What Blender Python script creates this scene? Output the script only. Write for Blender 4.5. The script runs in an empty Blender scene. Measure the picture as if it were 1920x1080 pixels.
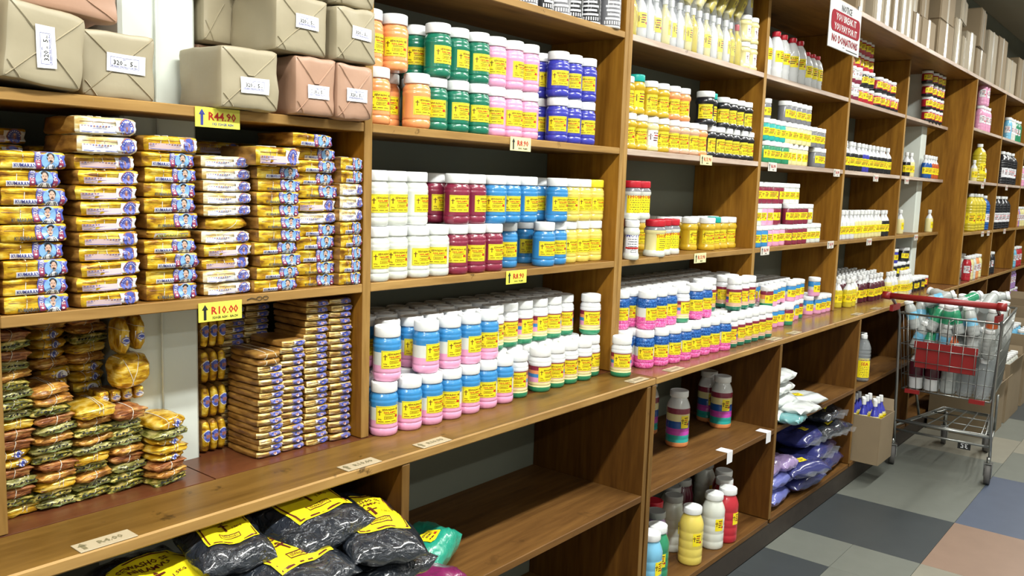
import bpy, bmesh, math, random
from mathutils import Vector, Matrix, noise
R_ = random.Random(7)
SC = bpy.context.scene
COL = SC.collection
PI = math.pi
# ------------------------------------------------------------------ camera
cam = bpy.data.cameras.new('camera'); camo = bpy.data.objects.new('camera', cam); COL.objects.link(camo)
cam.sensor_width = 36.0; cam.lens = 1600.15 / 1920 * 36.0; cam.clip_start = 0.02; cam.clip_end = 60
_y, _p, _r = 0.88728, -0.12176, 0.03301
_f = Vector((math.sin(_y)*math.cos(_p), math.cos(_y)*math.cos(_p), math.sin(_p)))
_rt = _f.cross(Vector((0, 0, 1))).normalized(); _up = _rt.cross(_f)
_r2 = _rt*math.cos(_r) + _up*math.sin(_r); _u2 = -_rt*math.sin(_r) + _up*math.cos(_r)
camo.matrix_world = Matrix(((_r2.x, _u2.x, -_f.x, 0.0), (_r2.y, _u2.y, -_f.y, -1.4), (_r2.z, _u2.z, -_f.z, 1.415), (0, 0, 0, 1)))
SC.camera = camo
# ------------------------------------------------------------------ world, light, exposure
SC.view_settings.view_transform = 'Standard'; SC.view_settings.look = 'None'
SC.view_settings.exposure = 0.0; SC.view_settings.gamma = 1.0; SC.view_settings.use_curve_mapping = False
wd = bpy.data.worlds.new('world'); SC.world = wd; wd.use_nodes = True
wd.node_tree.nodes['Background'].inputs[0].default_value = (0.85, 0.85, 0.82, 1); wd.node_tree.nodes['Background'].inputs[1].default_value = 0.10
LIGHT_ROWS = ((-1.20, 66.0), (-3.4, 20.0))
for ly, pw in LIGHT_ROWS:
    for k in range(6):
        ld = bpy.data.lights.new('tube_light', 'AREA'); ld.shape = 'RECTANGLE'; ld.size = 1.25; ld.size_y = 0.10
        ld.energy = pw * (1.0, 1.05, 0.85, 0.62, 0.6, 0.5)[k]; ld.color = (0.98, 1.0, 0.96)
        lo = bpy.data.objects.new('tube_light', ld); COL.objects.link(lo); lo.location = (-1.1 + 2.1*k, ly, 2.86)
        lu = ld.copy(); lu.energy = ld.energy*.22; lo = bpy.data.objects.new('tube_light', lu); COL.objects.link(lo); lo.location = (-1.1 + 2.1*k, ly, 2.865); lo.rotation_euler = (math.pi, 0, 0)   # the tubes shine upwards too
# ------------------------------------------------------------------ object helpers
def tag(o, label=None, cat=None, group=None, kind=None):
    if label: o['label'] = label
    if cat: o['category'] = cat
    if group: o['group'] = group
    if kind: o['kind'] = kind
    return o
def link(name, mesh, parent=None, loc=(0, 0, 0), rot=(0, 0, 0)):
    o = bpy.data.objects.new(name, mesh); COL.objects.link(o); o.location = loc; o.rotation_euler = rot
    if parent is not None: o.parent = parent
    return o
def thing(name, label, cat, loc=(0, 0, 0), rot=(0, 0, 0), group=None):
    o = bpy.data.objects.new(name, None); COL.objects.link(o); o.empty_display_size = 0.05
    o.location = loc; o.rotation_euler = rot
    return tag(o, label, cat, group)
# ------------------------------------------------------------------ materials
def mat(name, col, rough=0.5, metal=0.0, coat=0.0, spec=0.5, var=0.0, vscale=30.0, bump=0.0, bscale=60.0, alpha=1.0, trans=0.0, bdist=0.003):
    m = bpy.data.materials.new(name); m.use_nodes = True
    nt = m.node_tree; b = nt.nodes['Principled BSDF']
    b.inputs['Base Color'].default_value = (*col, 1); b.inputs['Roughness'].default_value = rough
    b.inputs['Metallic'].default_value = metal; b.inputs['Coat Weight'].default_value = coat; b.inputs['Coat Roughness'].default_value = 0.08
    b.inputs['Specular IOR Level'].default_value = spec; b.inputs['Alpha'].default_value = alpha
    if trans: b.inputs['Transmission Weight'].default_value = trans; b.inputs['IOR'].default_value = 1.3
    if var > 0:
        tc = nt.nodes.new('ShaderNodeTexCoord'); n = nt.nodes.new('ShaderNodeTexNoise'); n.inputs['Scale'].default_value = vscale; n.inputs['Detail'].default_value = 3
        mx = nt.nodes.new('ShaderNodeMix'); mx.data_type = 'RGBA'
        mx.inputs[6].default_value = (*[c*(1-var) for c in col], 1); mx.inputs[7].default_value = (*[min(1, c*(1+var*0.8)) for c in col], 1)
        nt.links.new(tc.outputs['Object'], n.inputs['Vector']); nt.links.new(n.outputs['Fac'], mx.inputs[0]); nt.links.new(mx.outputs[2], b.inputs['Base Color'])
    if bump > 0:
        tc = nt.nodes.new('ShaderNodeTexCoord'); n = nt.nodes.new('ShaderNodeTexNoise'); n.inputs['Scale'].default_value = bscale; n.inputs['Detail'].default_value = 3
        bp = nt.nodes.new('ShaderNodeBump'); bp.inputs['Strength'].default_value = bump; bp.inputs['Distance'].default_value = bdist
        n.inputs['Distortion'].default_value = 1.5 if bdist > .003 else 0.0
        nt.links.new(tc.outputs['Object'], n.inputs['Vector']); nt.links.new(n.outputs['Fac'], bp.inputs['Height']); nt.links.new(bp.outputs['Normal'], b.inputs['Normal'])
    return m
def wood(name, dark, light, axis, rough=0.4, scale=1.0, knots=True, wear=0.0, rings=1.0):
    """grain runs along axis; object coordinates, which for all the boards are world metres"""
    m = bpy.data.materials.new(name); m.use_nodes = True; nt = m.node_tree; b = nt.nodes['Principled BSDF']; L = nt.links.new
    tc = nt.nodes.new('ShaderNodeTexCoord'); mp = nt.nodes.new('ShaderNodeMapping')
    s = {'x': (0.9, 9, 9), 'z': (9, 9, 0.9), 'y': (9, 0.9, 9)}[axis]
    mp.inputs['Scale'].default_value = tuple(v*scale for v in s)
    L(tc.outputs['Object'], mp.inputs['Vector'])
    n1 = nt.nodes.new('ShaderNodeTexNoise'); n1.inputs['Scale'].default_value = 1.3; n1.inputs['Detail'].default_value = 5; n1.inputs['Roughness'].default_value = 0.6; n1.inputs['Distortion'].default_value = 1.2*rings
    L(mp.outputs['Vector'], n1.inputs['Vector'])
    n2 = nt.nodes.new('ShaderNodeTexNoise'); n2.inputs['Scale'].default_value = 9; n2.inputs['Detail'].default_value = 4
    L(mp.outputs['Vector'], n2.inputs['Vector'])
    add = nt.nodes.new('ShaderNodeMath'); add.operation = 'MULTIPLY_ADD'; add.inputs[1].default_value = 0.45; L(n2.outputs['Fac'], add.inputs[0]); L(n1.outputs['Fac'], add.inputs[2])
    cr = nt.nodes.new('ShaderNodeValToRGB'); cr.color_ramp.elements[0].position = 0.45; cr.color_ramp.elements[0].color = (*dark, 1)
    cr.color_ramp.elements[1].position = 0.95; cr.color_ramp.elements[1].color = (*light, 1)
    L(add.outputs[0], cr.inputs[0]); last = cr.outputs[0]
    if knots:
        mk = nt.nodes.new('ShaderNodeMapping'); mk.inputs['Scale'].default_value = {'x': (1.6, 5, 5), 'z': (5, 5, 1.6), 'y': (5, 1.6, 5)}[axis]
        L(tc.outputs['Object'], mk.inputs['Vector'])
        vo = nt.nodes.new('ShaderNodeTexVoronoi'); vo.inputs['Scale'].default_value = 1.1; L(mk.outputs['Vector'], vo.inputs['Vector'])
        kr = nt.nodes.new('ShaderNodeValToRGB'); kr.color_ramp.elements[0].position = 0.05; kr.color_ramp.elements[0].color = (0.35, 0.28, 0.22, 1); kr.color_ramp.elements[1].position = 0.14; kr.color_ramp.elements[1].color = (1, 1, 1, 1)
        L(vo.outputs['Distance'], kr.inputs[0])
        mx = nt.nodes.new('ShaderNodeMix'); mx.data_type = 'RGBA'; mx.blend_type = 'MULTIPLY'; mx.inputs[0].default_value = 0.8
        L(last, mx.inputs[6]); L(kr.outputs[0], mx.inputs[7]); last = mx.outputs[2]
    if wear > 0:
        nw = nt.nodes.new('ShaderNodeTexNoise'); nw.inputs['Scale'].default_value = 14; nw.inputs['Detail'].default_value = 6; nw.inputs['Roughness'].default_value = 0.7
        L(tc.outputs['Object'], nw.inputs['Vector'])
        wr = nt.nodes.new('ShaderNodeValToRGB'); wr.color_ramp.elements[0].position = 0.62; wr.color_ramp.elements[0].color = (0, 0, 0, 1); wr.color_ramp.elements[1].position = 0.68; wr.color_ramp.elements[1].color = (wear, wear, wear, 1)
        L(nw.outputs['Fac'], wr.inputs[0])
        mx2 = nt.nodes.new('ShaderNodeMix'); mx2.data_type = 'RGBA'; mx2.inputs[7].default_value = (*[c*0.25 for c in dark], 1)
        L(wr.outputs[0], mx2.inputs[0]); L(last, mx2.inputs[6]); last = mx2.outputs[2]
    L(last, b.inputs['Base Color']); b.inputs['Roughness'].default_value = rough; b.inputs['Specular IOR Level'].default_value = 0.5 if rough < .3 else 0.2
    bp = nt.nodes.new('ShaderNodeBump'); bp.inputs['Strength'].default_value = 0.12; bp.inputs['Distance'].default_value = 0.002
    L(n2.outputs['Fac'], bp.inputs['Height']); L(bp.outputs['Normal'], b.inputs['Normal'])
    return m
def stripes(name, cols, scale, rough=0.35, metal=0.0, squash=(1, 1, 1), bump=0.3):
    """mottled printed film: noise through a constant ramp of the given colours"""
    m = bpy.data.materials.new(name); m.use_nodes = True; nt = m.node_tree; b = nt.nodes['Principled BSDF']; L = nt.links.new
    tc = nt.nodes.new('ShaderNodeTexCoord'); mp = nt.nodes.new('ShaderNodeMapping'); mp.inputs['Scale'].default_value = squash
    oi = nt.nodes.new('ShaderNodeObjectInfo'); ad = nt.nodes.new('ShaderNodeVectorMath'); ad.operation = 'ADD'
    L(tc.outputs['Object'], mp.inputs['Vector']); L(mp.outputs['Vector'], ad.inputs[0])
    sc = nt.nodes.new('ShaderNodeMath'); sc.operation = 'MULTIPLY'; sc.inputs[1].default_value = 3.0; L(oi.outputs['Random'], sc.inputs[0]); L(sc.outputs[0], ad.inputs[1])
    n = nt.nodes.new('ShaderNodeTexNoise'); n.inputs['Scale'].default_value = scale; n.inputs['Detail'].default_value = 3; L(ad.outputs[0], n.inputs['Vector'])
    cr = nt.nodes.new('ShaderNodeValToRGB'); e = cr.color_ramp.elements
    k = len(cols); lo, hi = 0.36, 0.64
    e[0].position = 0.0; e[0].color = (*cols[0], 1); e[1].position = 1.0; e[1].color = (*cols[-1], 1)
    for i in range(1, k-1):
        ne = cr.color_ramp.elements.new(lo + (hi-lo)*i/(k-1)); ne.color = (*cols[i], 1)
    e = cr.color_ramp.elements; e[0].position = lo; e[-1].position = hi
    L(n.outputs['Fac'], cr.inputs[0]); L(cr.outputs[0], b.inputs['Base Color'])
    b.inputs['Roughness'].default_value = rough; b.inputs['Metallic'].default_value = metal
    bp = nt.nodes.new('ShaderNodeBump'); bp.inputs['Strength'].default_value = bump; bp.inputs['Distance'].default_value = 0.003
    L(n.outputs['Fac'], bp.inputs['Height']); L(bp.outputs['Normal'], b.inputs['Normal'])
    return m
M = {}
M['wood_x'] = wood('shelf_wood', (0.13, 0.055, 0.010), (0.31, 0.155, 0.038), 'x', 0.45, wear=0.5)
M['wood_z'] = wood('divider_wood', (0.15, 0.056, 0.004), (0.36, 0.165, 0.018), 'z', 0.5)
M['wood_edge'] = wood('lit_divider_edge_wood', (0.20, 0.105, 0.025), (0.46, 0.27, 0.085), 'z', 0.5, knots=False, wear=0.6)  # front edges tinted lighter than the sides: light falling on them, plus wear
M['wood_edge_low'] = wood('shaded_lower_edge_wood', (0.10, 0.048, 0.010), (0.25, 0.135, 0.038), 'z', 0.5, knots=False, wear=0.6)  # darker copy of the edge wood, the dimmer light low down painted in
M['wood_edge_x'] = wood('shelf_edge_wood', (0.20, 0.10, 0.025), (0.44, 0.26, 0.085), 'x', 0.5, knots=False, wear=0.8)
M['wood_pale_x'] = wood('worn_lit_edge_wood', (0.36, 0.25, 0.19), (0.66, 0.54, 0.45), 'x', 0.45, knots=False, wear=0.6)  # worn edges; part of the paleness is bright light put into the colour
M['wood_top_f'] = wood('worktop_plank_wood', (0.085, 0.040, 0.007), (0.205, 0.108, 0.024), 'x', 0.33, wear=0.7)
M['wood_top_b'] = wood('worktop_board_varnish', (0.085, 0.025, 0.009), (0.145, 0.046, 0.018), 'x', 0.28, knots=False, wear=0.15)
M['wood_top_far'] = wood('worktop_far_varnish', (0.13, 0.055, 0.024), (0.22, 0.10, 0.042), 'x', 0.2, knots=False, wear=0.15)
M['wood_low'] = wood('shaded_lower_shelf_wood', (0.065, 0.026, 0.006), (0.18, 0.085, 0.022), 'x', 0.5, wear=0.3)  # darkened shelf wood: light falloff near the floor put into the colour
M['wood_lowz'] = wood('shaded_lower_divider_wood', (0.055, 0.019, 0.003), (0.14, 0.058, 0.009), 'z', 0.5)  # darkened divider wood, with the shade below the worktop in its colour
M['kick'] = mat('dark_kickboard', (0.035, 0.025, 0.018), 0.6, var=0.3)
M['wall'] = mat('painted_wall', (0.165, 0.175, 0.135), 0.6, var=0.12, vscale=4, bump=0.2, bscale=25)
M['pillar'] = mat('painted_pillar', (0.72, 0.77, 0.71), 0.35, var=0.10, vscale=3, bump=0.25, bscale=18)
M['ceil'] = mat('painted_ceiling', (0.50, 0.44, 0.34), 0.25, var=0.1, vscale=2)
M['roomwall'] = mat('room_wall_paint', (0.55, 0.56, 0.52), 0.7, var=0.05, vscale=3)
M['floorbase'] = mat('floor_screed', (0.05, 0.05, 0.05), 0.6)
TILE = {'grey': (0.155, 0.163, 0.142), 'dark': (0.046, 0.053, 0.056), 'blue': (0.082, 0.10, 0.145), 'tan': (0.25, 0.165, 0.12), 'beige': (0.24, 0.225, 0.18)}
for k, c in TILE.items(): M['t_'+k] = mat('vinyl_tile_'+k, c, 0.38, var=0.13, vscale=9, bump=0.05, bscale=40)
C_ = dict(white=(0.80, 0.80, 0.78), ywl=(0.93, 0.76, 0.015), inkd=(0.10, 0.012, 0.008), inkr=(0.45, 0.01, 0.01), maroon=(0.24, 0.022, 0.055), blue=(0.04, 0.25, 0.56),
          pink=(0.80, 0.36, 0.56), cream=(0.70, 0.72, 0.66), orange=(0.85, 0.33, 0.12), green=(0.025, 0.26, 0.125), dgreen=(0.01, 0.17, 0.10), purple=(0.045, 0.05, 0.42), yel=(0.78, 0.62, 0.12),
          hot=(0.80, 0.09, 0.38), deep=(0.01, 0.09, 0.36), black=(0.012, 0.012, 0.016), grey=(0.20, 0.20, 0.22), teal=(0.02, 0.40, 0.36), red=(0.50, 0.02, 0.035), lil=(0.42, 0.25, 0.55),
          oil=(0.62, 0.50, 0.03), amber=(0.55, 0.10, 0.02), dkred=(0.08, 0.008, 0.02), sand=(0.72, 0.45, 0.30), mag=(0.55, 0.06, 0.45), sky=(0.20, 0.52, 0.75), lyel=(0.80, 0.72, 0.35), gold=(0.62, 0.40, 0.02))
for k, c in C_.items():
    if k in ('white', 'ywl', 'inkd', 'inkr'): continue
    M['p_'+k] = mat('powder_'+k, c, 0.28, coat=0.5, var=0.06, vscale=60)
M['p_hotg'] = stripes('glitter_pink', [(0.85, 0.30, 0.56), (0.76, 0.12, 0.38), (0.62, 0.05, 0.27)], 260, 0.3, bump=0.1)
M['p_deepg'] = stripes('glitter_blue', [(0.06, 0.22, 0.55), (0.01, 0.085, 0.34), (0.003, 0.045, 0.22)], 260, 0.3, bump=0.1)
M['lid'] = mat('white_plastic_lid', (0.82, 0.83, 0.83), 0.42)
M['lid_grey'] = mat('dusty_grey_lid', (0.36, 0.36, 0.35), 0.5)
M['lid_red'] = mat('red_plastic_lid', (0.52, 0.015, 0.03), 0.35)
M['lid_teal'] = mat('teal_plastic_lid', (0.01, 0.38, 0.33), 0.35)
M['lid_yel'] = mat('yellow_plastic_lid', (0.85, 0.70, 0.03), 0.35)
M['clearw'] = mat('clear_plastic_empty', (0.72, 0.73, 0.74), 0.15, coat=0.6)
M['clear'] = mat('clear_plastic', (0.45, 0.48, 0.50), 0.06, alpha=0.30)
M['film'] = mat('clear_plastic_film', (0.55, 0.58, 0.62), 0.08, alpha=0.18, bump=0.8, bscale=35)
M['yl'] = mat('yellow_label_paper', C_['ywl'], 0.4)
M['wl'] = mat('white_label_paper', (0.80, 0.80, 0.84), 0.5)
M['dk'] = mat('dark_maroon_print', C_['inkd'], 0.5)
M['rd'] = mat('red_print', (0.50, 0.02, 0.015), 0.5)
M['rp'] = mat('purple_red_print', (0.28, 0.035, 0.09), 0.5)
M['bk'] = mat('black_print', (0.02, 0.02, 0.02), 0.5)
M['gr'] = mat('grey_green_print', (0.22, 0.28, 0.10), 0.5)
M['nv'] = mat('navy_print', (0.05, 0.06, 0.30), 0.5)
M['bl'] = mat('royal_blue_print', (0.07, 0.10, 0.45), 0.4)
M['lb'] = mat('light_blue_print', (0.22, 0.42, 0.72), 0.4)
M['pu'] = mat('purple_blue_print', (0.17, 0.16, 0.40), 0.4)
M['sk'] = mat('skin_tone_print', (0.62, 0.38, 0.29), 0.5)
M['br'] = mat('brown_print', (0.33, 0.13, 0.10), 0.5)
M['pk'] = mat('pink_grey_print', (0.60, 0.45, 0.46), 0.5)
M['string'] = mat('white_cotton_string', (0.75, 0.72, 0.62), 0.8)
GOLD = [(0.26, 0.11, 0.008), (0.58, 0.32, 0.012), (0.72, 0.46, 0.02), (0.86, 0.66, 0.12)]
M['foil'] = stripes('gold_foil', GOLD, 36, 0.33, 0.30, (1, 1, 2.2), 0.9)
M['foil_d'] = stripes('brown_gold_film', [(0.16, 0.07, 0.015), (0.30, 0.145, 0.03), (0.42, 0.22, 0.05)], 28, 0.35, 0.2, (1, 1, 3), 0.5)
M['foil_w'] = stripes('pale_printed_foil', [(0.55, 0.36, 0.10), (0.72, 0.62, 0.35), (0.78, 0.72, 0.62)], 40, 0.35, 0.1, (1, 1, 3), 0.4)
M['foil_f'] = stripes('pale_gold_foil', [(0.42, 0.24, 0.05), (0.70, 0.50, 0.16), (0.85, 0.74, 0.42)], 40, 0.35, 0.15, (1, 1, 3), 0.5)
M['b_green'] = stripes('green_printed_film', [(0.05, 0.05, 0.01), (0.20, 0.19, 0.03), (0.42, 0.33, 0.06), (0.70, 0.55, 0.16)], 75, 0.25, 0.1, (1, 1, 2.2), 0.8)
M['b_orange'] = stripes('orange_printed_film', [(0.22, 0.085, 0.015), (0.46, 0.20, 0.035), (0.66, 0.38, 0.08)], 55, 0.25, 0.1, (1, 1, 3), 0.8)
M['b_brick'] = stripes('brick_printed_film', [(0.20, 0.065, 0.02), (0.36, 0.13, 0.04), (0.52, 0.27, 0.09)], 50, 0.25, 0.1, (1, 1, 3), 0.8)
M['b_gold'] = stripes('gold_printed_film', [(0.38, 0.18, 0.01), (0.68, 0.40, 0.02), (0.85, 0.62, 0.15)], 45, 0.22, 0.25, (1, 1, 3), 0.8)
M['b_olive'] = stripes('olive_printed_film', [(0.11, 0.10, 0.02), (0.27, 0.25, 0.06), (0.42, 0.36, 0.13)], 60, 0.25, 0.1, (1, 1, 3), 0.8)
M['kraft'] = mat('olive_kraft_paper', (0.35, 0.30, 0.20), 0.45, var=0.10, vscale=12, bump=0.3, bscale=25)
M['kraftb'] = mat('brown_kraft_paper', (0.42, 0.25, 0.17), 0.4, var=0.14, vscale=12, bump=0.35, bscale=25)
M['card'] = mat('brown_cardboard', (0.25, 0.185, 0.11), 0.75, var=0.10, vscale=10)
M['cardp'] = mat('pale_cardboard', (0.36, 0.30, 0.215), 0.75, var=0.10, vscale=10)
M['tape'] = mat('clear_packing_tape', (0.62, 0.56, 0.47), 0.2, coat=0.5)
M['blackbag'] = mat('black_powder_in_plastic', (0.018, 0.022, 0.03), 0.16, coat=1.0, bump=1.0, bscale=34, bdist=.012)
M['greenbag'] = mat('green_powder_in_plastic', (0.02, 0.33, 0.22), 0.28, coat=0.8, bump=0.8, bscale=20, bdist=.006)
M['plumbag'] = mat('plum_powder_in_plastic', (0.22, 0.02, 0.10), 0.28, coat=0.8, bump=0.8, bscale=20, bdist=.006)
M['whitebag'] = mat('white_powder_in_plastic', (0.66, 0.69, 0.68), 0.3, coat=0.7, bump=0.7, bscale=22)
M['tealbag'] = mat('teal_film_bag', (0.16, 0.38, 0.40), 0.25, coat=0.8, bump=0.8, bscale=30)
M['navybag'] = mat('navy_powder_in_plastic', (0.035, 0.04, 0.17), 0.25, coat=0.9, bump=0.6, bscale=20)
M['vbag'] = mat('violet_powder_in_plastic', (0.15, 0.17, 0.48), 0.3, coat=0.8, bump=0.5, bscale=20)
M['lilbag'] = mat('lilac_powder_in_plastic', (0.36, 0.26, 0.50), 0.3, coat=0.8, bump=0.5, bscale=20)
M['chrome'] = mat('scuffed_chrome_wire', (0.32, 0.325, 0.31), 0.32, metal=0.85)
M['redp'] = mat('red_trolley_plastic', (0.24, 0.010, 0.010), 0.42)
M['rubber'] = mat('grey_rubber_tyre', (0.10, 0.095, 0.09), 0.7)
M['foilc'] = mat('black_glossy_can', (0.015, 0.015, 0.018), 0.2, coat=0.8)
M['tagp'] = mat('pale_yellow_tag', (0.85, 0.78, 0.42), 0.35)
M['tagw'] = mat('whitish_tag', (0.78, 0.74, 0.66), 0.35)
M['tagy'] = mat('yellow_price_tag', (0.86, 0.80, 0.10), 0.35)
M['tagf'] = mat('faded_tag', (0.46, 0.38, 0.25), 0.4)
M['tagi'] = mat('faded_tag_ink', (0.20, 0.17, 0.09), 0.5)
M['signr'] = mat('sign_red', (0.25, 0.012, 0.022), 0.7, spec=.1)
M['signw'] = mat('sign_white', (0.56, 0.555, 0.55), 0.6)
# ------------------------------------------------------------------ mesh builder
class MB:
    def __init__(s): s.v = []; s.f = []; s.m = []; s.sm = []
    def add(s, vs, fs, mi=0, smooth=False):
        o = len(s.v); s.v.extend(vs); s.f.extend([tuple(i+o for i in f) for f in fs])
        s.m.extend(mi if isinstance(mi, list) else [mi]*len(fs)); s.sm.extend([smooth]*len(fs)); return s
    def box(s, x0, x1, y0, y1, z0, z1, mi=0):
        return s.add([(x0, y0, z0), (x1, y0, z0), (x1, y1, z0), (x0, y1, z0), (x0, y0, z1), (x1, y0, z1), (x1, y1, z1), (x0, y1, z1)],
                     [(0, 3, 2, 1), (4, 5, 6, 7), (0, 1, 5, 4), (1, 2, 6, 5), (2, 3, 7, 6), (3, 0, 4, 7)], mi)
    def cyl(s, p, q, r, seg=8, mi=0, r2=None):
        p = Vector(p); q = Vector(q); d = (q-p).normalized(); a = d.orthogonal().normalized(); b = d.cross(a); r2 = r if r2 is None else r2
        vs = []
        for P, rr in ((p, r), (q, r2)):
            for k in range(seg):
                t = 2*PI*k/seg; vs.append(tuple(P + a*math.cos(t)*rr + b*math.sin(t)*rr))
        fs = [(k, (k+1) % seg, seg+(k+1) % seg, seg+k) for k in range(seg)] + [tuple(range(seg-1, -1, -1)), tuple(range(seg, 2*seg))]
        return s.add(vs, fs, mi, True)
    def path(s, pts, r, seg=6, mi=0, closed=False):
        n = len(pts); P = [Vector(p) for p in pts]; vs = []
        for i in range(n):
            a = P[(i-1) % n] if (closed or i > 0) else P[i]; b = P[(i+1) % n] if (closed or i < n-1) else P[i]
            d = (b-a).normalized(); u = d.cross(Vector((0.13, 0.31, 0.94))).normalized(); w = d.cross(u)
            for k in range(seg):
                t = 2*PI*k/seg; vs.append(tuple(P[i] + u*math.cos(t)*r + w*math.sin(t)*r))
        fs = []
        for i in range(n if closed else n-1):
            j = (i+1) % n
            for k in range(seg): fs.append((i*seg+k, i*seg+(k+1) % seg, j*seg+(k+1) % seg, j*seg+k))
        if not closed: fs += [tuple(range(seg-1, -1, -1)), tuple((n-1)*seg+k for k in range(seg))]
        return s.add(vs, fs, mi, True)
    def lathe(s, prof, seg=18, mi=0, cx=0, cy=0):
        """prof: (r, z, material index of the band above)"""
        vs = []; fs = []; ms = []
        for (r, z, *_m) in prof:
            for k in range(seg):
                t = 2*PI*k/seg; vs.append((cx+r*math.cos(t), cy+r*math.sin(t), z))
        for i in range(len(prof)-1):
            mm = prof[i][2] if len(prof[i]) > 2 else mi
            for k in range(seg): fs.append((i*seg+k, i*seg+(k+1) % seg, (i+1)*seg+(k+1) % seg, (i+1)*seg+k)); ms.append(mm)
        s.add(vs, fs, ms, True)
        n = len(prof)-1
        o = len(s.v)-len(vs)
        s.f.append(tuple(o+k for k in range(seg-1, -1, -1))); s.m.append(prof[0][2] if len(prof[0]) > 2 else mi); s.sm.append(False)
        s.f.append(tuple(o+n*seg+k for k in range(seg))); s.m.append(prof[-1][2] if len(prof[-1]) > 2 else mi); s.sm.append(False)
        return s
    def mesh(s, name, mats):
        me = bpy.data.meshes.new(name); me.from_pydata(s.v, [], s.f)
        for m in mats: me.materials.append(M[m] if isinstance(m, str) else m)
        me.polygons.foreach_set('material_index', s.m); me.polygons.foreach_set('use_smooth', s.sm); me.update(); return me
def boards(name, bs, mats, bev=0.0015):
    """bevelled boards; bs: list of (x0,x1,y0,y1,z0,z1); the front (-Y) edge faces take material 1 when there is one"""
    bm = bmesh.new()
    for (x0, x1, y0, y1, z0, z1) in bs:
        r = bmesh.ops.create_cube(bm, size=1.0)
        for v in r['verts']:
            v.co = Vector((x0 + (v.co.x+.5)*(x1-x0), y0 + (v.co.y+.5)*(y1-y0), z0 + (v.co.z+.5)*(z1-z0)))
    bmesh.ops.bevel(bm, geom=bm.edges[:], offset=bev, segments=1, affect='EDGES')
    bm.normal_update()
    if len(mats) > 1:
        for f in bm.faces:
            if f.normal.y < -0.6: f.material_index = 1
    me = bpy.data.meshes.new(name); bm.to_mesh(me); bm.free()
    for m in mats: me.materials.append(M[m])
    return me
_tc = {}
def text2d(body):
    if body in _tc: return _tc[body]
    cu = bpy.data.curves.new('t', 'FONT'); cu.body = body; cu.size = 1.0; cu.resolution_u = 1; cu.offset = 0.02; cu.align_x = 'CENTER'
    o = bpy.data.objects.new('t', cu); COL.objects.link(o)
    dg = bpy.context.evaluated_depsgraph_get(); dg.update(); me = o.evaluated_get(dg).to_mesh()
    vs = [(v.co.x, v.co.y) for v in me.vertices]; fs = [tuple(p.vertices) for p in me.polygons]
    o.evaluated_get(dg).to_mesh_clear(); bpy.data.objects.remove(o); bpy.data.curves.remove(cu)
    if vs:
        ym = (max(v[1] for v in vs)+min(v[1] for v in vs))/2; vs = [(x, y-ym) for x, y in vs]
    _tc[body] = (vs, fs); return _tc[body]
class Decal(MB):
    """flat print laid on a surface: fn(u, v, layer) gives the 3-D point"""
    def __init__(s, fn): super().__init__(); s.fn = fn
    def rect(s, u0, u1, v0, v1, mi, L=0, nu=1, nv=1):
        vs = [s.fn(u0+(u1-u0)*i/nu, v0+(v1-v0)*j/nv, L) for j in range(nv+1) for i in range(nu+1)]
        fs = [(j*(nu+1)+i, j*(nu+1)+i+1, (j+1)*(nu+1)+i+1, (j+1)*(nu+1)+i) for j in range(nv) for i in range(nu)]
        return s.add(vs, fs, mi, True)
    def poly(s, pts, mi, L=1):
        cx = sum(p[0] for p in pts)/len(pts); cy = sum(p[1] for p in pts)/len(pts); n = len(pts)
        return s.add([s.fn(cx, cy, L)] + [s.fn(a, b, L) for a, b in pts], [(0, 1+i, 1+(i+1) % n) for i in range(n)], mi)
    def ell(s, u, v, ru, rv, mi, L=1, n=12, a0=0, a1=2*PI):
        return s.poly([(u+ru*math.cos(a0+(a1-a0)*k/n), v+rv*math.sin(a0+(a1-a0)*k/n)) for k in range(n + (0 if a1-a0 > 6.2 else 1))], mi, L)
    def text(s, body, u, v, size, mi, L=2, rot=0.0, sx=1.0, clip=None):
        vs, fs = text2d(body); c, sn = math.cos(rot), math.sin(rot)
        P = [((x*sx*c - y*sn)*size+u, (x*sx*sn + y*c)*size+v) for x, y in vs]
        if clip: P = [(min(max(a, clip[0]), clip[1]), b) for a, b in P]
        return s.add([s.fn(a, b, L) for a, b in P], fs, mi)
    def frame(s, u0, u1, v0, v1, t, mi, L=1, nu=6):
        s.rect(u0, u1, v0, v0+t, mi, L, nu); s.rect(u0, u1, v1-t, v1, mi, L, nu); s.rect(u0, u0+t, v0, v1, mi, L); s.rect(u1-t, u1, v0, v1, mi, L); return s
def cylmap(r, z0, eps=0.00045, step=0.00022):
    def fn(u, v, L):
        a = u/r; rr = r+eps+step*L
        return (rr*math.sin(a), -rr*math.cos(a), z0+v)
    return fn
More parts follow.
